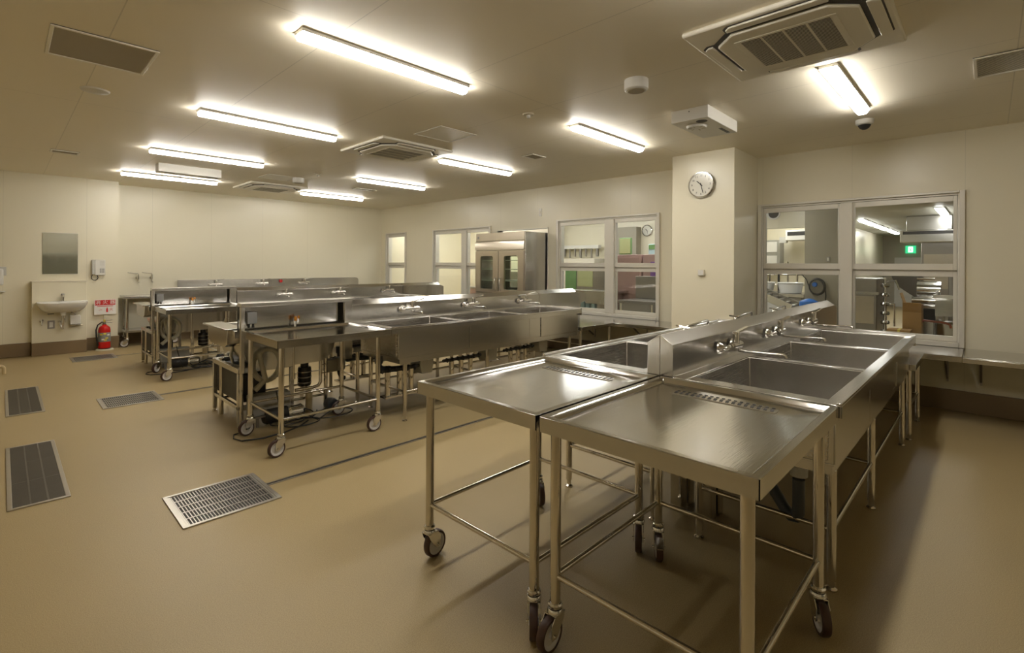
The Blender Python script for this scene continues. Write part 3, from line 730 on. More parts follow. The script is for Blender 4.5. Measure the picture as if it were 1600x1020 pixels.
    MB().box(.12, .44, -.0, .22, .085, .10).box(.14,.16,.03,.05,0,.085).box(.38,.40,.03,.05,0,.085).box(.14,.16,.18,.20,0,.085).build('box_feet', 'dsteel', g)
    MB().lathe([(0,-.09),(.055,-.088),(.060,-.07),(.060,.07),(.055,.088),(0,.09)], (.62,.20,.34), axis='z', n=24).cyl((.62,.20,.42),(.62,.20,.49),.035,16).build('motor', 'black', g)
    for k in range(3): MB().lathe([(.061,0),(.066,.002),(.066,.010),(.061,.012)], (.62,.20,.28+k*.05), n=24, cap=False).build('motor_fin', 'dsteel', g)
    MB().tube([(.74,.12,.50),(.74,.12,.28),(.72,.12,.25),(.66,.12,.24),(.50,.12,.24)], .016, 12).cyl((.735,.12,.36),(.80,.12,.36),.005,8).cyl((.735,.12,.44),(.79,.12,.44),.005,8).build('gear_pipe', 'pipe', g)
    MB().lathe([(0,-.07),(.05,-.07),(.065,-.05),(.065,.05),(.05,.07),(0,.07)], (.46,.02,.075), axis='x', n=20).build('pump_head', 'chrome', g)
    MB().lathe([(0,-.10),(.06,-.10),(.072,-.08),(.072,.08),(.06,.10),(0,.10)], (.30,.05,.08), axis='x', n=22).build('pump_motor', 'black', g)
    MB().lathe([(0,-.06),(.055,-.05),(.062,0),(.055,.05),(0,.06)], (.80,.02,.075), axis='y', n=22).build('float_pump', 'pvc', g)
    MB().cyl((.62,.10,.0),(.62,.10,.22),.030,16).build('pump_column', 'beigepipe', g)
    # corrugated hose
    pts = []
    for k in range(61):
        a = PI*.62 + k/60*2.35*PI
        pts.append((.215+.105*math.cos(a), -.02-.0009*k, .55+.135*math.sin(a)))
    pts = pts[:-6] + [(.215-.02, -.075, .43), (.215-.07, -.078, .385), (.215-.105, -.078, .355)]
    rad = [.0225+.0016*math.sin(i*3.1) for i in range(len(pts))]
    h = MB().tube(pts, .02, 14, radii=rad)
    h = h.build('coiled_hose', 'hose', loc=(ox-.03, oy-.02, 0)); tag(h, label_h, 'hose', 'grey looped hoses')
    c = MB()
    rnd = random.Random(3 if not red else 5)
    for q in range(5):
        cxx, cyy = .30+rnd.random()*.45, -.10+rnd.random()*.2; rr = .07+rnd.random()*.09
        c.tube([(cxx+rr*1.5*math.cos(a*2*PI/22), cyy+rr*math.sin(a*2*PI/22), .008+.014*q*.5+.05*abs(math.sin(a*.35+q))*(q%2)) for a in range(22)], .0055, 7, closed=True)
    c.tube([(-.12,-.12,.007),(-.15,-.02,.007),(-.12,.08,.007),(0,.12,.007)], .005, 7).tube([(-.12,-.12,.007),(.02,-.17,.007),(.2,-.15,.007),(.35,-.08,.007),(.45,-.02,.02)], .006, 7)
    c.tube([(.16,-.06,.34),(.19,-.04,.22),(.23,-.02,.10),(.25,0,.03)], .005, 7)
    c = c.build('power_cable', 'black', loc=(ox+.06, oy-.12, 0)); tag(c, 'tangle of black cables on the floor under the ' + label_c, 'cable', 'tangled black cables')
washer('stainless washing tank with orange valve behind the draining table of the second row',
       'low stainless pump stand with black sides left of the second sink row',
       'grey looped hose hanging behind the second-row draining table', 'second-row washing tank', 1.385, 4.47, False)
washer('stainless washing tank with orange valve behind the far draining table of the third row',
       'low pump stand with a red corner left of the third sink row',
       'grey looped hose hanging behind the third-row draining table', 'third-row washing tank', 1.36, 7.76, True)

# ------------------------------------------------------------------ fourth row, against the alcove wall
t = T('sink_unit', 'long low-splash stainless sink along the back wall, mostly hidden by the third row', 'sink', (2.25, 9.95, 0))
MB().prism([(0,.85),(0,1.088),(3.53,1.088),(3.57,1.080),(3.60,1.055),(3.61,1.02),(3.61,.85)], 'y', .75, .785).build('backsplash', 'steel', t, bev=.002)
MB().box(0, 3.6, 0, .75, .80, .85).build('rim', 'steel', t, bev=.003)
MB().box(.05, 3.55, .05, .70, .56, .80).build('tank_skin', 'steel', t, bev=.003)
for xx in (.2, 1.8, 3.4):
    for yy in (.07, .68): MB().cyl((xx, yy, 0), (xx, yy, .57), .0195, 14).build('leg', 'pipe', t)
for x in (.62, 1.47, 2.32): faucet(t, x, False, zc=1.0, yb=.75)
MB().lathe([(0,-.02),(.03,-.018),(.032,0)], (1.83,.735,1.035), axis='y', n=14).build('red_knob', 'signred', t, label='red round knob')

# ------------------------------------------------------------------ alcove cart and its wall taps
t = T('cart', 'small stainless wheeled table with lower shelf in the corner alcove', 'cart', (1.41, 10.27, 0))
MB().box(0, .80, 0, .44, .80, .845).build('tabletop', 'steel', t, bev=.006)
MB().box(.03, .77, .02, .42, .235, .275).build('shelf', 'steel', t, bev=.004)
for xx, yy in ((.05,.04),(.05,.40),(.75,.04),(.75,.40)):
    MB().cyl((xx, yy, .158), (xx, yy, .80), .0195, 16).build('leg', 'pipe', t); caster(t, xx, yy, 2.9)
for i, x in enumerate((1.66, 1.86)):
    t = T('wall_tap', ['left', 'right'][i] + ' of the two long-handled chrome wall taps above the corner cart', 'tap', (x, YA, 1.14), 0, 'chrome wall taps above the corner cart')
    MB().lathe([(0,-.02),(.022,-.018),(.028,0)], (0,0,0), axis='y', n=16).cyl((0,0,0),(0,-.07,0),.012,12).cyl((0,-.07,-.02),(0,-.07,.06),.016,12).tube([(0,-.07,-.02),(0,-.08,-.06),(.005,-.10,-.075)], .010, 10).build('tap_body', 'chrome', t)
    MB().tube([(0,-.07,.06),(0,-.07,.075),(-.06,-.09,.08),(-.15,-.11,.095)], .007, 10).build('tap_lever', 'chrome', t)

# ------------------------------------------------------------------ hand-wash corner on the back wall
t = tag(MB().box(.318, .940, YB-.135, YB-.001, .195, 1.105).build('pipe_cover', 'wallp', bev=.003), 'cream boxed pipe cover panel behind the white wash basin', 'panel')
c_ = MB().box(-.005, .627, -.14, 0, 0, .015); 
cp = c_.build('cover_cap', 'ivory', t); cp.location = (.318, YB, 1.1052)
yb = YB-.1355
t = T('wash_basin', 'white ceramic wall-mounted wash basin with chrome tap under the mirror', 'basin', (.655, yb, .80))
def basin_ring(hx, d, z, n=28):
    out = []
    for k in range(n+1):
        a = PI*k/n; out.append((hx*math.copysign(abs(math.cos(a))**.6, math.cos(a)), -d*abs(math.sin(a))**.6, z))
    return out
rings = [basin_ring(.20,.22,-.145), basin_ring(.25,.32,-.10), basin_ring(.285,.385,-.03), basin_ring(.290,.395,0), basin_ring(.278,.38,.004), basin_ring(.265,.365,-.004), basin_ring(.24,.33,-.03), basin_ring(.17,.25,-.095)]
V = [p for r in rings for p in r]; n = len(rings[0]); F = []
for k in range(len(rings)-1):
    for j in range(n): F.append((k*n+j, k*n+(j+1)%n, (k+1)*n+(j+1)%n, (k+1)*n+j))
F.append(tuple(range(n-1,-1,-1))); F.append(tuple((len(rings)-1)*n+j for j in range(n)))
MB().add(V, F).build('bowl', 'ceramic', t)
MB().box(-.288,.288,-.09,0,-.02,.012).build('back_ledge', 'ceramic', t, bev=.008)
MB().cyl((-.0,-.05,.01),(-.0,-.05,.10),.018,16).tube([(0,-.05,.085),(0,-.10,.10),(0,-.14,.085)], .011, 12).build('tap', 'chrome', t)
MB().lathe([(0,.03),(.018,.028),(.022,0)], (0,-.05,.10), n=16).build('tap_handle', 'dsteel', t)
MB().lathe([(0,-.20),(.028,-.20),(.032,-.17),(.04,-.145)], (-.0,-.14,0), n=16).build('waste', 'ceramic', t)
MB().tube([(0,-.14,-.19),(0,-.14,-.33),(0,-.12,-.40),(0,-.07,-.41),(-.02,-.05,-.36),(-.03,-.03,-.30),(-.04,0,-.30)], .013, 12).build('trap', 'chrome', t)
MB().cyl((-.17,-.10,-.17),(-.10,-.08,-.17),.008,8).cyl((.10,-.10,-.16),(.15,-.02,-.20),.008,8).build('stay', 'dsteel', t)
t = T('wall_tap', 'small chrome stop tap low on the pipe cover, left under the basin', 'tap', (.425, yb, .52))
MB().lathe([(0,-.012),(.022,-.010),(.024,0)], axis='y', n=16).cyl((0,0,0),(0,-.05,0),.010,10).tube([(0,-.05,.01),(0,-.055,-.03),(0,-.06,-.06)], .009, 10).lathe([(0,.03),(.020,.028),(.020,.012),(.01,.01)], (0,-.05,0), n=12).build('tap_body', 'chrome', t)
t = T('socket', 'metal-framed outlet plate low on the pipe cover beneath the basin', 'socket', (.53, yb, .46))
MB().box(-.040,.040,-.008,0,-.062,.062).build('plate', 'dsteel', t, bev=.003)
MB().box(-.02,.02,-.012,-.0075,-.04,.04).build('insert', 'white', t)
t = T('soap_dispenser', 'white box-shaped dispenser at lower right under the basin', 'dispenser', (.80, yb, .515))
MB().box(-.062,.062,-.09,0,-.065,.075).build('case', 'white', t, bev=.008)
MB().box(-.06,.085,-.10,-.01,-.078,-.0655).build('tray', 'chrome', t, bev=.003)
MB().cyl((-.12,-.02,-.03),(-.12,-.02,.08),.008,10).cyl((-.12,-.02,.02),(-.15,-.03,.03),.012,10).build('valve', 'chrome', t)
t = T('mirror', 'frameless rectangular mirror on the back wall above the wash basin', 'mirror', (.638, YB, 1.54))
MB().box(-.203,.203,-.008,-.001,-.315,.315).build('mirror_glass', 'mirror', t)
MB().box(-.206,.206,-.0095,-.0005,-.322,-.3155).box(-.206,.206,-.0095,-.0005,.3155,.320).build('edge_trim', 'alu', t)
t = T('wall_phone', 'white wall telephone with coiled cord right of the mirror', 'telephone', (1.10, YB, 1.33))
MB().box(-.055,.075,-.05,-.001,-.13,.12).build('case', 'white', t, bev=.008)
MB().box(-.095,-.057,-.06,-.001,-.12,.12).build('handset', 'lgrey', t, bev=.01)
mb = MB()
for a_ in range(3):
    for b_ in range(4): mb.box(.005+a_*.021, .019+a_*.021, -.053, -.0495, -.09+b_*.018, -.078+b_*.018)
mb.build('keypad', 'greyp', t)
mb = MB()
for k in range(6): mb.box(.005, .065, -.0515, -.0498, .03+k*.012, .034+k*.012)
mb.build('name_card', 'lgrey', t)
MB().tube([(-.08,-.03,-.115)] + [(-.055+.042*math.cos(a), -.03, -.165+.045*math.sin(a)) for a in [PI*.8, PI, PI*1.2, PI*1.4, PI*1.6, PI*1.8, 0, PI*.25]] + [(-.03,-.03,-.125)], .006, 8).build('cord', 'slat', t)
# fire extinguisher, its sign and stand
t = T('fire_extinguisher', 'red fire extinguisher with label and black hose on a round cream stand', 'fire extinguisher', (1.155, 10.20, 0))
MB().lathe([(0,.035),(.070,.035),(.078,.042),(.078,.33),(.070,.365),(.045,.392),(.028,.400),(.028,.415)], n=36).build('cylinder', 'red', t)
MB().lathe([(.0785,.14),(.0792,.142),(.0792,.285),(.0785,.287)], n=36, cap=False).build('label', 'greyp', t)
for a_, z, s_ in ((-2.2,.26,1),(-1.9,.18,0),(-1.3,.20,1),(-1.0,.25,0),(-1.6,.27,1),(-1.55,.17,1)):
    ca, sa = math.cos(a_), math.sin(a_); mb = MB(); mb.obox((.080*ca,.080*sa,z), (-.018*sa,.018*ca,0), (.0012*ca,.0012*sa,0), (0,0,.012)); mb.build('label_mark', 'yellow' if s_ else 'signwhite', t)
MB().cyl((0,0,.41),(0,0,.45),.018,14).obox((.03,-.03,.472), (.065,-.03,.012), (.006,.012,0), (0,0,.003)).obox((.03,-.03,.448), (.060,-.03,-.004), (.006,.012,0), (0,0,.003)).build('handle', 'dsteel', t)
MB().box(-.012,.012,-.02,.01,.452,.490).build('safety_pin', 'yellow', t)
MB().tube([(0,0,.44),(-.04,-.01,.445),(-.085,-.02,.41),(-.105,-.02,.33),(-.10,-.02,.2),(-.085,-.02,.12)], .010, 10).cyl((-.085,-.02,.13),(-.08,-.02,.08),.014,10).build('hose', 'black', t)
MB().lathe([(.0695,.0345),(.0785,.034),(.0785,.012),(.07,.010),(0,.010)], n=30).build('foot_ring', 'black', t)
tag(MB().lathe([(0,0),(.115,0),(.118,.006),(.110,.022),(.085,.026),(.083,.0095),(0,.0095)], n=36).build('extinguisher_stand', 'cream', loc=(1.16, 10.205, 0)), 'round cream floor stand under the fire extinguisher', 'stand')
t = T('extinguisher_sign', 'red and white fire extinguisher sign on a cream post against the back wall', 'sign', (1.175, 10.315, 0))
MB().box(-.014,.014,-.010,.0,.02,.80).build('post', 'cream', t)
MB().box(-.05,.05,-.06,.0,0,.012).build('post_foot', 'cream', t)
MB().box(-.137,.137,-.016,-.0105,.565,.805).build('board', 'signwhite', t, bev=.002)
MB().box(-.128,.128,-.0185,-.0155,.715,.798).build('red_band', 'signred', t)
mb = MB(); text_on(mb, '消 火 器', .072, (0,-.0186,.757), (1.0,0,0), (0,0,1), (0,-1,0)); mb.build('lettering', 'signwhite', t)
mb = MB().box(.012,.036,-.0185,-.0155,.60,.655).box(.018,.030,-.0185,-.0155,.655,.675)
mb.box(-.10,.10,-.0183,-.0155,.693,.702)
text_on(mb, '火', .05, (.075,-.0175,.64), (1,0,0), (0,0,1), (0,-1,0)); text_on(mb, '-/=', .04, (-.06,-.0175,.64), (1,0,0), (0,0,1), (0,-1,0))
mb.build('pictograms', 'signred', t)
# left edge items
t = T('soap_dispenser', 'white rounded dispenser on the back wall at the left edge of the picture', 'dispenser', (-.03, YB, 1.21))
MB().box(-.06,.055,-.09,-.001,-.14,.10).build('case', 'ceramic', t, bev=.02)
MB().box(-.02,.085,-.018,-.001,.0,.125).build('backing_plate', 'lgrey', t, bev=.003)
tag(MB().box(-.09,.085,-.08,-.001,-.006,.006).build('wall_shelf', 'white', loc=(-.04, YB, .975), bev=.003), 'thin small shelf on the back wall below the left dispenser', 'shelf')
tag(MB().tube([(-.10,0,0),(-.10,0,.06)]+arc((-.06,0,.06), .04, PI, PI/2, 5)+arc((.02,0,.06), .04, PI/2, 0, 5)+[(.06,0,0)], .019, 14).build('floor_pipe', 'beigepipe', loc=(-.03, 8.9, 0)), 'short beige bent pipe standing on the floor at the left edge', 'pipe')

# ------------------------------------------------------------------ pillar clock, thermostat, socket
t = T('wall_clock', 'round silver-rimmed wall clock on the cream pillar', 'clock', (5.72, 2.43, 2.355))
MB().lathe([(0,-.001),(.150,-.001),(.155,-.010),(.155,-.030),(.148,-.040),(.140,-.040),(.137,-.028),(.0,-.028)], axis='x', n=56).build('rim', 'chrome', t)
MB().lathe([(0,-.0295),(.137,-.0295),(.137,-.0285)], axis='x', n=56).build('face', 'face', t)
mb = MB()
for k in range(1, 13):
    a = PI/2 - k*PI/6
    text_on(mb, str(k), .034, (-.0300, -.108*math.cos(a), .108*math.sin(a)), (0,-1,0), (0,0,1), (-1,0,0), .0006)
mb.build('numerals', 'ink', t)
mb = MB()
def hand(mb, hrs, ln, wd, x):
    a = PI/2 - hrs*PI/6; d = Vector((0,-math.cos(a),math.sin(a))); q = Vector((0,math.sin(a),math.cos(a)))
    mb.obox(Vector((x,0,0))+d*(ln/2-.012), d*(ln/2+.012), q*wd, (.0008,0,0))
hand(mb, 10.46, .068, .0042, -.0325); hand(mb, 5.5, .100, .003, -.0345); mb.lathe([(0,-.037),(.007,-.036),(.007,-.030)], axis='x', n=12)
mb.build('hands', 'ink', t)
t = T('wall_sensor', 'small ivory wall box halfway down the cream pillar', 'sensor', (5.72, 2.425, 1.325))
MB().box(-.035,-.001,-.035,.035,-.035,.035).build('case', 'ivory', t, bev=.003)
MB().box(-.037,-.0345,-.03,.03,-.03,.03).build('cover', 'white', t, bev=.002)
t = T('wall_socket', 'small outlet plate high on the window wall above the refrigerator side', 'socket', (XW, 5.60, 2.315))
MB().box(-.008,-.001,-.035,.035,-.065,.065).build('plate', 'alu', t, bev=.002)
MB().box(-.012,-.0075,-.012,.012,-.03,.03).build('insert', 'ivory', t)

# ------------------------------------------------------------------ refrigerator in the wall opening
t = T('refrigerator', 'tall stainless pass-through refrigerator with two glass upper doors', 'refrigerator', (5.92, 5.455, 0))
W_, D_, Z_ = 1.195, .80, 1.955
# hollow cabinet
b_ = MB().box(.04, D_, 0, .03, .10, Z_).box(.04, D_, W_-.03, W_, .10, Z_).box(.04, D_, .03, W_-.03, 1.63, Z_).box(.04, D_, .03, W_-.03, .10, .16).box(D_-.03, D_, .03, W_-.03, .16, .98).box(D_-.03, D_, .03, W_-.03, 1.56, 1.63).box(D_-.03, D_, .03, .13, .98, 1.56).box(D_-.03, D_, W_-.13, W_-.03, .98, 1.56).box(D_-.03, D_, W_/2-.12, W_/2+.12, .98, 1.56).box(.06, D_-.03, .03, W_-.03, .90, .94)
b_.build('cabinet', 'steel', t, bev=.003)
for z in (1.12, 1.32, 1.48):
    MB().box(.08, D_-.05, .035, W_-.035, z, z+.006).build('shelf', 'lgrey', t)
MB().box(.02, .04, .005, W_-.005, 1.815, Z_).build('header_upper', 'fsteel', t, bev=.004)
MB().prism([(.0, 1.655), (.0, 1.775), (.02, 1.81), (.04, 1.81), (.04, 1.655)], 'y', 0, W_).build('header', 'fsteel', t, bev=.003)
MB().box(.017, .0205, W_-.09, W_-.05, 1.86, 1.90).build('badge', 'greyp', t)
for z0, z1, gl in ((.925, 1.64, True), (.13, .905, False)):
    for k in (0, 1):
        y0, y1 = .012+k*.592, .592+k*.592
        d = MB()
        if gl:
            gy0, gy1, gz0, gz1 = y0+.13, y1-.13, .98, 1.555
            r_ = .035
            # frame round a rounded glass opening
            inner = []
            for (cx, cz, a0) in ((gy1-r_, gz1-r_, 0), (gy0+r_, gz1-r_, PI/2), (gy0+r_, gz0+r_, PI), (gy1-r_, gz0+r_, 1.5*PI)):
                for q in range(5): a = a0+q*PI/8; inner.append((cx+r_*math.cos(a), cz+r_*math.sin(a)))
            outer = []
            for i, p in enumerate(inner):
                k_ = i//5; c_ = ((y1, z1), (y0, z1), (y0, z0), (y1, z0))[k_]; q = i % 5
                if q == 2: outer.append(c_)
                elif k_ in (0, 2): outer.append((c_[0], p[1]) if q < 2 else (p[0], c_[1]))
                else: outer.append((p[0], c_[1]) if q < 2 else (c_[0], p[1]))
            n = len(inner); V = [(.005, a, b) for a, b in outer]+[(.005, a, b) for a, b in inner]+[(.04, a, b) for a, b in outer]+[(.04, a, b) for a, b in inner]; F = []
            for i in range(n):
                j = (i+1) % n
                F += [(i, j, n+j, n+i), (2*n+i, 3*n+i, 3*n+j, 2*n+j), (i, 2*n+i, 2*n+j, j), (n+i, n+j, 3*n+j, 3*n+i)]
            d.add(V, F)
        else: d.box(.005, .04, y0, y1, z0, z1)
        do = d.build('door', 'fsteel', t)
        if gl:
            MB().box(.016, .022, gy0-.005, gy1+.005, gz0-.005, gz1+.005).build('door_glass', 'fglass', do)
        hy = y1-.055 if k == 0 else y0+.055
        hz = (.96, 1.18) if gl else (.62, .84)
        MB().tube([(.005, hy, hz[0]), (-.030, hy, hz[0]+.02), (-.038, hy, (hz[0]+hz[1])/2), (-.030, hy, hz[1]-.02), (.005, hy, hz[1])], .012, 12).build('handle', 'chrome', do)
for xx, yy in ((.10,.08),(.10,W_-.08),(D_-.1,.08),(D_-.1,W_-.08)): MB().cyl((xx, yy, 0), (xx, yy, .101), .02, 12).build('foot', 'pipe', t)
# trim of the opening
struct(MB().box(XW-.012, XW+.13, 5.42, 5.432, 0, 2.045).box(XW-.012, XW+.13, 6.652, 6.664, 0, 2.045).box(XW-.012, XW+.13, 5.42, 6.664, 2.033, 2.045).build('trim_1', 'alu'))

# ------------------------------------------------------------------ floor gratings and slot drains
def grating(label, x0, x1, y0, y1, group, kind='light'):
    t = T('floor_grating', label, 'grating', (x0, y0, 0), 0, group)
    L, W = x1-x0, y1-y0; e = .022
    MB().box(0, L, 0, e, .0005, .008).box(0, L, W-e, W, .0005, .008).box(0, e, e, W-e, .0005, .008).box(L-e, L, e, W-e, .0005, .008).build('frame', 'grate', t, bev=.0015)
    MB().box(e, L-e, e, W-e, .0005, .0015).build('pit', 'dark', t)
    g = MB()
    if kind == 'light':
        n = int((L-2*e)/.0155)
        for k in range(n+1): xx = e+(L-2*e)*k/n; g.box(xx-.0021, xx+.0021, e, W-e, .0015, .0045)
        for k in range(1, 5): yy = e+(W-2*e)*k/5; g.box(e, L-e, yy-.0038, yy+.0038, .0015, .0052)
        g.box(e, e+.012, e, W-e, .0015, .0052).box(L-e-.012, L-e, e, W-e, .0015, .0052)
        g.build('bars', 'grate', t)
    else:
        n = int((W-2*e)/.011)
        for k in range(n+1): yy = e+(W-2*e)*k/n; g.box(e, L-e, yy-.0034, yy+.0034, .0015, .006)
        g.build('bars', 'mesh', t)
        b = MB()
        for k in (1, 2): xx = e+(L-2*e)*k/3; b.box(xx-.004, xx+.004, e, W-e, .0015, .0072)
        for k in (1, 2): yy = e+(W-2*e)*k/3; b.box(e, L-e, yy-.003, yy+.003, .0015, .0066)
        b.build('cross_bars', 'mesh', t)
grating('nearest bright slotted floor grating at the end of the first floor channel', .672, 1.178, 3.05, 3.54, 'square floor gratings')
grating('middle bright slotted floor grating at the end of the second floor channel', .682, 1.172, 6.09, 6.58, 'square floor gratings')
grating('farthest slotted floor grating near the fire extinguisher', .700, 1.205, 9.24, 9.69, 'square floor gratings')
grating('long dark mesh floor grating nearest the camera at the left edge', .028, .297, 3.965, 5.31, 'long dark floor gratings', 'dark')
grating('long dark mesh floor grating farther from the camera at the left edge', .033, .295, 6.39, 7.72, 'long dark floor gratings', 'dark')
for lab, yy, xs in (('nearest narrow slot drain running across the floor from the first grating', 3.295, 1.18), ('middle narrow slot drain running toward the second sink row', 6.345, 1.175), ('farthest narrow slot drain running from the last grating', 9.46, 1.207)):
    t = T('slot_drain', lab, 'floor drain', (xs, yy, 0), 0, 'narrow floor slot drains')
    LL = 4.6-(xs-1.18)
    MB().box(0, LL, -.020, -.009, .0005, .005).box(0, LL, .009, .020, .0005, .005).build('edges', 'grate', t)
    MB().box(0, LL, -.009, .009, .0005, .0018).build('gap', 'dark', t)

# ------------------------------------------------------------------ rooms beyond the windows
NZ = 2.5
struct(MB().box(XW+.12, 22.1, -3, YA+.1, -.1, 0).build('floor_next_room', 'floor'))
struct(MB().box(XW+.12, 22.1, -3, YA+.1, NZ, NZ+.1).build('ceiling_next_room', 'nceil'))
struct(MB().box(22.0, 22.1, -3, 3, 0, NZ).build('wall_next_far', 'grey'))
struct(MB().box(XW+.12, 22.0, -3.1, -3, 0, NZ).build('wall_next_right', 'wallp'))
struct(MB().box(12.0, 22.0, 2.75, 2.85, 0, NZ).box(12.0, 12.1, 2.85, 5.6, 0, NZ).build('wall_next_left', 'wallp'))
struct(MB().box(9.5, 9.6, 3.6, YA, 0, NZ).box(9.6, 12.0, 3.6, 3.7, 0, NZ).build('wall_next_back', 'wallp'))
struct(MB().box(9.5, 9.62, 2.10, 3.6, 2.07, NZ).build('trim_2', 'wallp'))
struct(MB().box(8.0, 8.45, 1.50, 1.90, 0, NZ).build('wall_next_column', 'grey'))
struct(MB().box(XW+.12, 9.5, YA, YA+.1, 0, NZ).build('wall_next_end', 'wallp'))
lt = None
for lab, x, y, *rot in [('nearest of the three receding tube lights seen through the right window', 14.6, 2.13), ('lit tube light seen through the right window, second of the receding row', 16.8, 2.13), ('lit tube light seen through the right window, farthest of the receding row', 19.2, 2.13),
                  ('lit tube light at the upper right corner of the right window, upper one', 12.7, .66), ('lit tube light at the upper right corner of the right window, lower one', 14.9, .66),
                  ('added tube light to brighten the steel machines behind the right window, hidden above its frame', 8.9, .5), ('added tube light to brighten the vats behind the right window, hidden above its frame', 7.6, 2.6),  # both unseen, added only to illuminate the gear behind the right window
                  ('tube light behind the middle window, hidden above its frame', 7.9, 4.4, PI/2), ('tube light behind the middle window over the utensil rail, hidden above its frame', 8.1, 5.9, PI/2), ('tube light behind the far windows over the pale screen, hidden above their frames', 8.4, 9.3, PI/2), ('added tube light to brighten the space behind the far windows, hidden above their frames', 7.25, 7.6, PI/2), ('added tube light to brighten the space behind the narrow far window, hidden above its frame', 7.25, 9.8, PI/2), ('tube light in the passage behind the grey column, hidden above the window frame', 10.8, 3.0)]:  # far-window lamps nearest the glass are unseen, added to illuminate that space
    if lt is None:
        lt = T('ceiling_light', lab, 'ceiling light', (x, y, NZ), 0, 'tube lights in the next room')
        MB().box(-.85, .85, -.075, .075, -.02, -.001).build('housing', 'white', lt)
        MB().prism([(-.06,-.0205),(.06,-.0205),(.04,-.06),(-.04,-.06)], 'x', -.84, .84).build('diffuser', 'tube2', lt)
    else: dup(lt, lab, (x, y, NZ), rz=(rot[0] if rot else 0))
t = T('exit_sign', 'green and white lit exit sign seen through the right window', 'sign', (21.9, 1.96, 2.0))
MB().box(0, .08, -.14, .14, -.13, .13).build('case', 'exitg', t)
mb = MB().box(-.006, 0, -.065, .065, -.095, .095)
mb.build('pictogram', 'exitw', t)
mb = MB().obox((-.008,.005,.0), (.001,0,0), (0,.014,0), (0,.020,.035)).obox((-.008,.02,-.045), (.001,0,0), (0,.009,0), (0,.02,-.03)).obox((-.008,-.015,-.035), (.001,0,0), (0,.009,0), (0,-.02,.02)).cyl((-.009,-.02,.056),(-.006,-.02,.056),.016,10)
mb.build('running_figure', 'exitg', t)
# far hood and steel partition
t = T('range_hood', 'long dark-slotted steel hood far behind the right window', 'hood', (13.6, .45, 1.93))
MB().box(0, .7, 0, .95, 0, .26).box(.1,.6,.1,.85,.26,.569).build('canopy', 'steel', t, bev=.01)
MB().box(-.004, 0, .04, .90, .17, .235).build('slot', 'black', t)
t = T('steel_cabinet', 'wide steel cabinet wall far behind the right window', 'cabinet', (15.0, -.85, 0))
MB().box(0, .6, 0, 2.0, 0, 2.0).build('body', 'dsteel', t, bev=.01)
MB().box(-.004, 0, .3, 1.95, .9, 1.70).build('door', 'fsteel', t)
t = T('door_panel', 'pale grey door below the exit sign', 'door', (21.9, 1.55, 0))
MB().box(0, .08, 0, .85, 0, 1.72).build('leaf', 'lgrey', t)
# column switch, fan, hood, cabinet, left pane
t = T('light_switch', 'small dark-framed switch on the grey column behind the right window', 'switch', (8.0, 1.612, 1.505))
MB().box(-.010,-.001,-.022,.022,-.035,.035).build('plate', 'dsteel', t)
MB().box(-.013,-.0095,-.010,.010,-.022,.022).build('rocker', 'white', t)
t = T('exhaust_fan', 'round dark exhaust fan on the cream beam behind the right window', 'fan', (9.5, 2.74, 2.335))
MB().lathe([(.085,-.001),(.11,-.02),(.11,-.03),(.085,-.03)], axis='x', n=28, cap=False).build('ring', 'white', t)
MB().lathe([(0,-.02),(.085,-.02),(.085,-.004)], axis='x', n=28).build('blades', 'slat', t)
t = T('wall_cooler', 'boxy wall cooler with dark slot under the beam behind the right window', 'cooler', (11.4, 2.65, 2.02))
MB().box(0, .4, 0, .42, -.08, .13).build('case', 'white', t, bev=.01)
MB().box(-.005, 0, .02, .38, .02, .10).build('slot', 'black', t)
MB().box(.1, .2, .42, .56, -.12, .0).build('pipe_box', 'lgrey', t)
t = T('wall_cabinet', 'pale wall cabinet at the left edge of the right window view', 'cabinet', (11.7, 3.25, 1.35))
MB().box(0, .28, 0, .6, 0, .62).build('body', 'boxg', t, bev=.008)
MB().box(-.012, 0, .06, .56, .36, .58).build('upper_door', 'white', t); MB().box(-.012, 0, .06, .56, .03, .28).build('lower_door', 'white', t)
# white vats on a counter
t = T('steel_counter', 'steel counter carrying white vats behind the right window', 'counter', (9.0, 2.15, 0))
MB().box(0, .8, 0, 1.3, .90, .95).build('countertop', 'steel', t); MB().box(.05, .75, .05, 1.25, 0, .90).build('base', 'lgrey', t)
for k, (yy, lab) in enumerate(((2.42, 'white vat on the counter behind the right window, nearer the column'), (2.86, 'white vat on the counter behind the right window, nearer the window edge'))):
    o = MB().lathe([(0,.955),(.16,.955),(.19,1.11),(.205,1.12),(.20,1.13),(.18,1.12),(.15,.98),(0,.98)], n=28).build('vat', 'ceramic', loc=(9.3, yy, 0)); tag(o, lab, 'vat', 'white vats')
mb = MB()
t = T('pipe_rack', 'row of upright pipes and valves on the wall behind the white vats', 'pipes', (9.9, 2.3, .95))
for k in range(9):
    yy = .02+k*.15; MB().cyl((0, yy, 0), (0, yy, .42+.06*(k % 3)), .014+.006*(k % 2), 10).build('riser', 'pipe' if k % 3 else 'black', t)
MB().cyl((0, 0, .30), (0, 1.25, .30), .012, 10).cyl((0, 0, .12), (0, 1.25, .12), .010, 10).build('header_pipe', 'pipe', t)
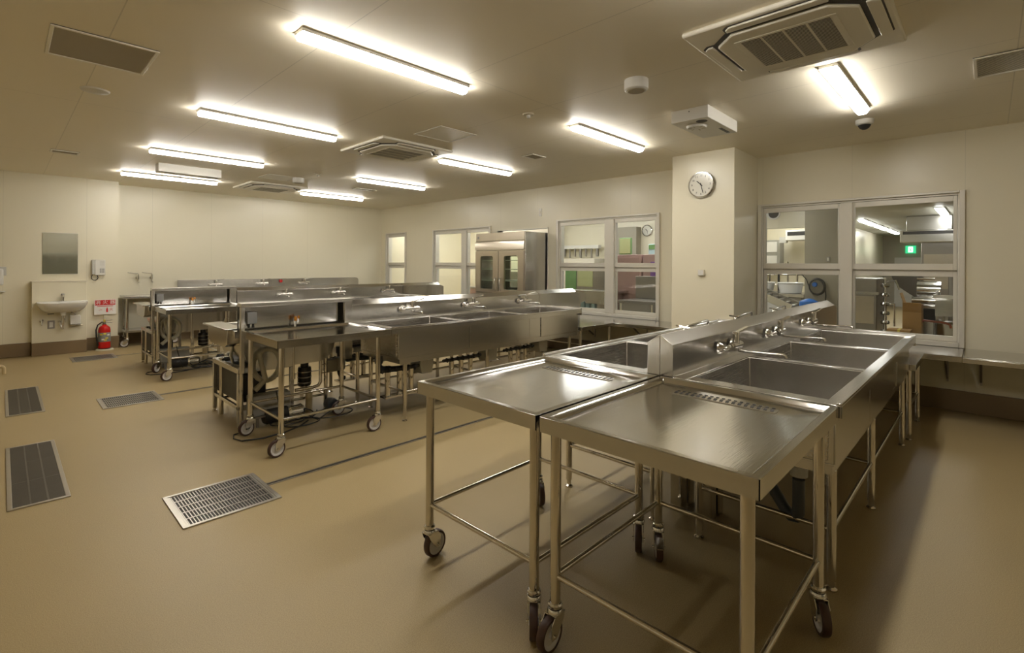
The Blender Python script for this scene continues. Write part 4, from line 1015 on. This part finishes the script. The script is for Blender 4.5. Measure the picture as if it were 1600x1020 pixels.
# sloped conveyor
t = T('conveyor', 'sloping steel roller conveyor behind the lower left pane of the right window', 'conveyor', (7.75, 2.42, 1.0))
sl = Vector((0, .47, .20)); n_ = Vector((0, -.392, .92))
MB().obox((0,0,0), (.22,0,0), sl, n_*.018).obox((-.22,0,.03), (.012,0,0), sl, n_*.05).obox((.22,0,.03), (.012,0,0), sl, n_*.05).build('frame', 'steel', t)
mb = MB()
for k in range(11):
    c = sl*(-.92+k*.184); mb.cyl((-.2, c.y, c.z+.03), (.2, c.y, c.z+.03), .022, 10)
mb.build('rollers', 'dsteel', t)
for a_, b_ in ((-.2,-.38),(.2,-.38),(-.2,.38),(.2,.38)): MB().box(a_-.02, a_+.02, b_-.02, b_+.02, -1.0, b_*.42).build('leg', 'steel', t)
# hose reel on the column and blue tub below
t = T('hose_coil', 'coiled black hose hanging on the grey column behind the right window', 'hose', (7.97, 1.735, 1.12))
mb = MB()
for q in range(4): mb.tube([(-.012*q, (.10-.004*q)*math.cos(a*2*PI/24), (.115-.004*q)*math.sin(a*2*PI/24)) for a in range(24)], .009, 8, closed=True)
mb.tube([(-.01,.10,0),(-.02,.13,.10),(-.02,.18,.16),(.0,.24,.22)], .007, 8).tube([(-.02,-.10,0),(-.03,-.11,-.12),(-.03,-.10,-.3)], .009, 8)
mb.build('hose', 'black', t)
MB().lathe([(0,-.03),(.03,-.03),(.035,.0)], (0,.03,.03), axis='x', n=14).build('reel_hub', 'blue', t)
t = T('tub', 'blue plastic pump tub below the black hose coil', 'tub', (7.77, 1.79, .721))
MB().lathe([(0,0),(.10,0),(.12,.16),(.11,.20),(.05,.23),(0,.24)], n=22).build('tub_body', 'blue', t)
tag(MB().box(7.60, 7.94, 1.60, 1.92, .66, .72).box(7.62,7.66,1.62,1.66,0,.66).box(7.88,7.92,1.62,1.66,0,.66).box(7.62,7.66,1.86,1.90,0,.66).box(7.88,7.92,1.86,1.90,0,.66).build('side_table', 'steel'), 'small steel table carrying the blue tub behind the right window', 'table')
# machines in the lower right pane
t = T('steel_cabinet', 'dark polished steel cabinet at left of the lower right window pane', 'cabinet', (8.3, 1.10, 0))
MB().box(0, .9, 0, .38, .10, 1.24).build('body', 'dsteel', t, bev=.01)
MB().box(-.006, 0, .03, .30, .62, 1.0).build('door', 'fsteel', t, bev=.003)
MB().box(-.02, .06, -.02, .38, 1.02, 1.06).build('ledge', 'steel', t)
MB().box(.05, .85, .05, .33, 0, .10).build('plinth', 'black', t)
t = T('valve_stack', 'stack of chrome valves and pipes beside the dark steel cabinet', 'pipes', (8.4, 1.02, 0))
for k in range(6): MB().lathe([(0,0),(.045,.0),(.055,.02),(.045,.045),(.02,.05),(.02,.10)], (0.0,.0,.50+k*.125), n=18).build('valve', 'chrome', t)
MB().cyl((0,0,0),(0,0,1.25),.018,12).tube([(0,.0,.9),(0,-.10,.9),(0,-.10,.6)], .012, 10).tube([(0,.0,1.2),(-.05,-.12,1.22),(-.05,-.16,1.1)], .012, 10).build('standpipe', 'chrome', t)
tag(MB().box(7.55, 8.25, .54, 1.00, .42, .47).box(7.58,7.62,.56,.60,0,.42).box(8.18,8.22,.56,.60,0,.42).box(7.58,7.62,.93,.97,0,.42).box(8.18,8.22,.93,.97,0,.42).build('steel_bench', 'steel'), 'low steel bench carrying cardboard boxes behind the right window', 'bench')
t = T('cardboard_box', 'tall open cardboard box behind the lower right window pane', 'box', (7.92, .60, .471))
MB().tray(0, .26, 0, .185, .46, .0, .006).build('carton', 'card', t)
MB().obox((.13,.192,.53), (.12,0,0), (0,.02,.07), (0,.003,0)).obox((-.03,.09,.43), (.0,.09,0), (.03,0,-.06), (.003,0,.001)).build('flap', 'card', t)
t = T('cardboard_box', 'flat cardboard box with a yellow strap behind the right window', 'box', (7.62, .68, .471))
MB().box(0, .22, 0, .23, 0, .165).build('carton', 'card', t, bev=.003)
MB().box(-.002, .222, .10, .125, -.0, .168).build('strap', 'yellow', t)
t = T('hopper', 'large dark steel hopper with sloping underside behind the right window', 'hopper', (8.9, .60, 0))
MB().prism([(.10,1.20-.02),(.10,1.42),(.44,1.42),(.40,1.24),(.34,1.13),(.20,1.02),(.10,.95)], 'x', 0, .5).build('hopper_body', 'hopper', t, bev=.006)
MB().box(.1,.4,.10,.14,0,1.0).build('support', 'steel', t)
t = T('drum_machine', 'polished steel drum machine right of the hopper', 'machine', (8.35, .36, 0))
MB().cyl((.20,.09,1.11),(.20,.33,1.11), .105, 28).build('drum', 'chrome', t)
MB().cyl((.0,.12,.97),(.0,.37,.97), .045, 20).cyl((0,.14,1.25),(0,.32,1.25),.014,10).build('roller', 'chrome', t)
MB().box(.11,.40,.06,.36,0,.90).build('body', 'steel', t, bev=.01)
MB().box(.10,.112,.14,.33,.70,.86).build('dark_opening', 'black', t)
MB().tube([(-.02,.14,1.0),(-.05,.06,1.03),(-.04,-.02,.98)], .012, 10).build('tap', 'brass', t)
t = T('steel_tub', 'square steel tub with bright rim at right of the lower window pane', 'tub', (8.05, .12, 0))
MB().tray(0, .4, 0, .36, 1.04, .80, .01).build('basin', 'steel', t)
MB().box(-.02,.42,-.02,0,1.02,1.06).box(-.02,.42,.36,.38,1.02,1.06).box(-.02,0,0,.36,1.02,1.06).build('rim', 'white', t)
MB().lathe([(0,0),(.15,0),(.15,.70),(.13,.72),(0,.72)], (.22,.24,0), n=30).build('vessel', 'steel', t)
MB().box(.16,.20,.16,.20,.70,.80).build('stem', 'steel', t)
MB().tube([(.0,.50,.66),(.0,.50,.71),(.0,.46,.735),(.0,.26,.72),(.0,.22,.70),(.0,.21,.66)], .013, 10).build('red_pipe', 'copper', t)
t = T('steel_cabinet', 'tall steel cabinet behind the tub at the right edge of the window', 'cabinet', (9.4, -.5, 0))
MB().box(0, .5, 0, .92, 0, 1.45).build('body', 'dsteel', t, bev=.01)
MB().box(-.004, 0, .1, .85, 1.0, 1.35).build('door', 'steel', t)

# behind the middle window
t = T('wall_clock', 'small round clock in the room behind the middle window', 'clock', (9.5, 5.20, 2.14))
MB().lathe([(0,-.001),(.12,-.001),(.12,-.03),(.11,-.035),(.10,-.02),(0,-.02)], axis='x', n=32).build('rim', 'chrome', t)
MB().lathe([(0,-.0215),(.10,-.0215),(.10,-.0205)], axis='x', n=32).build('face', 'face', t)
mb = MB(); hand(mb, 10.46, .05, .004, -.024); hand(mb, 5.5, .075, .003, -.026); mb.build('hands', 'ink', t)
struct(MB().box(9.3, 9.5, 5.35, 6.10, 1.25, 2.22).build('trim_3', 'grey'))
def simple_box(name, label, cat, mat, x0, x1, y0, y1, z0, z1, front=None, fmat=None, group=None):
    t = T(name, label, cat, (x0, y0, z0), 0, group)
    MB().box(0, x1-x0, 0, y1-y0, 0, z1-z0).build('body', mat, t, bev=.006)
    if fmat:
        a, b, c, d = front; MB().box(-.006, 0, (y1-y0)*a, (y1-y0)*b, (z1-z0)*c, (z1-z0)*d).build('front_panel', fmat, t, bev=.002)
    return t
simple_box('steel_cabinet', 'pinkish film-covered steel cabinet behind the middle window', 'cabinet', 'pink', 8.0, 8.5, 4.50, 5.02, 0, 1.60, (.05,.95,.55,.97), 'pink')
simple_box('steel_cabinet', 'purple film-covered steel cabinet beside the pink one behind the middle window', 'cabinet', 'pink', 8.0, 8.5, 3.95, 4.46, 0, 1.60, (.15,.72,.70,.92), 'purple')
simple_box('display_board', 'green film-covered panel standing on the pink cabinet', 'panel', 'green', 8.15, 8.2, 4.80, 5.05, 1.602, 1.92, (.05,.95,.08,.95), 'lgreen')
simple_box('display_board', 'pale green panel standing on the purple cabinet', 'panel', 'lblue', 8.15, 8.2, 4.27, 4.44, 1.602, 1.79, (.05,.95,.5,.95), 'green')
t = T('steel_counter', 'steel counter with sink and faucet behind the lower right pane of the middle window', 'counter', (7.15, 3.45, 0))
MB().box(0, .6, 0, 1.0, .78, .83).box(.57,.60,0,1.0,.83,1.22).build('countertop', 'dsteel', t, bev=.005)
MB().box(.03, .57, .42, 1.0, .35, .78).build('tank', 'dsteel', t, bev=.005)
for yy in (.04, .40, .96): MB().cyl((.04, yy, 0), (.04, yy, .78), .018, 12).build('leg', 'pipe', t)
MB().tube([(.57,.16,1.02),(.50,.16,1.02),(.50,.16,1.0),(.38,.20,.99)], .012, 10).cyl((.52,.08,1.03),(.52,.24,1.03),.016,12).build('faucet', 'chrome', t)
t = T('steel_sink', 'stainless wall sink seen through the lower left pane of the middle window', 'sink', (7.5, 4.75, 0))
MB().box(0, .5, 0, .9, .90, .94).build('countertop', 'steel', t, bev=.005)
MB().tray(.02, .48, .10, .62, .90, .70, .006).build('bowl', 'steel', t)
for yy in (.04, .86): MB().cyl((.04, yy, 0), (.04, yy, .90), .018, 12).build('leg', 'pipe', t)
gc = simple_box('steel_cabinet', 'green and yellow film-covered cabinet behind the lower left pane of the middle window', 'cabinet', 'dsteel', 8.3, 8.8, 5.45, 6.45, 0, 1.34, (.30,.68,.72,.98), 'lgreen')
MB().box(-.008, -.001, .71, .99, .2, 1.33).build('green_door', 'green', gc)
for k, yy in enumerate((5.20, 5.32, 5.43)):
    o = MB().box(0, .08, 0, .075, 0, .14).box(.02,.06,.02,.055,.14,.16).build('bottle', 'lblue', loc=(7.56, yy, .561), bev=.004)
    tag(o, 'pale blue bottle on the shelf under the wall sink behind the middle window', 'bottle', 'pale blue bottles under the wall sink')
tag(MB().box(7.5, 8.0, 4.95, 5.62, .54, .56).cyl((7.53,4.98,0),(7.53,4.98,.54),.014,10).cyl((7.53,5.59,0),(7.53,5.59,.54),.014,10).build('low_shelf', 'steel'), 'low steel shelf carrying pale blue bottles behind the middle window', 'shelf')
t = T('utensil_rail', 'wall rail hung with steel utensils behind the upper left pane of the middle window', 'rail', (9.3, 6.3, 1.62))
MB().box(0, .12, 0, 1.25, .16, .24).build('rail_box', 'white', t, bev=.005)
for k in range(8): MB().cyl((.05, .06+k*.155, -.02-.03*(k % 2)), (.05, .06+k*.155, .165), .022+.012*(k % 3 == 0), 10).build('utensil', 'dsteel', t)
simple_box('steel_cabinet', 'beige cabinet under the utensil rail behind the middle window', 'cabinet', 'ivory', 9.0, 9.45, 6.2, 7.4, 0, 1.55, (.05,.95,.5,.95), 'ivory')
# behind window 3: partition-like pale panel and a steel sink
struct(MB().box(9.2, 9.26, 7.60, YA, 0, NZ).build('wall_next_screen', 'wallp'))
t = T('steel_sink', 'steel sink with faucet behind the lower pane of the far window', 'sink', (7.38, 7.20, 0))
MB().box(0, .5, 0, 1.5, .86, .90).box(.48,.5,0,1.5,.90,1.25).build('countertop', 'dsteel', t, bev=.005)
MB().box(.04, .46, .2, 1.3, .60, .86).build('tank', 'pink', t, bev=.005)
for yy in (.04, 1.46): MB().cyl((.04, yy, 0), (.04, yy, .86), .018, 12).build('leg', 'pipe', t)
MB().tube([(.48,.7,1.12),(.40,.7,1.12),(.36,.72,1.13),(.34,.73,1.02)], .014, 10).cyl((.42,.62,1.12),(.42,.80,1.12),.018,12).build('faucet', 'chrome', t)

# cabinet against the near wall, seen only in the mirror
t = T('storage_cabinet', 'grey-green metal double-door cabinet seen only in the mirror over the basin', 'cabinet', (.60, Y0, 0))
MB().box(0, 1.7, .001, .45, 0, 1.66).build('body', 'lockg', t, bev=.004)
for k in (0, 1): MB().box(.01+k*.845, .845+k*.845, .45, .468, .05, 1.64).build('door', 'lockg', t, bev=.003)
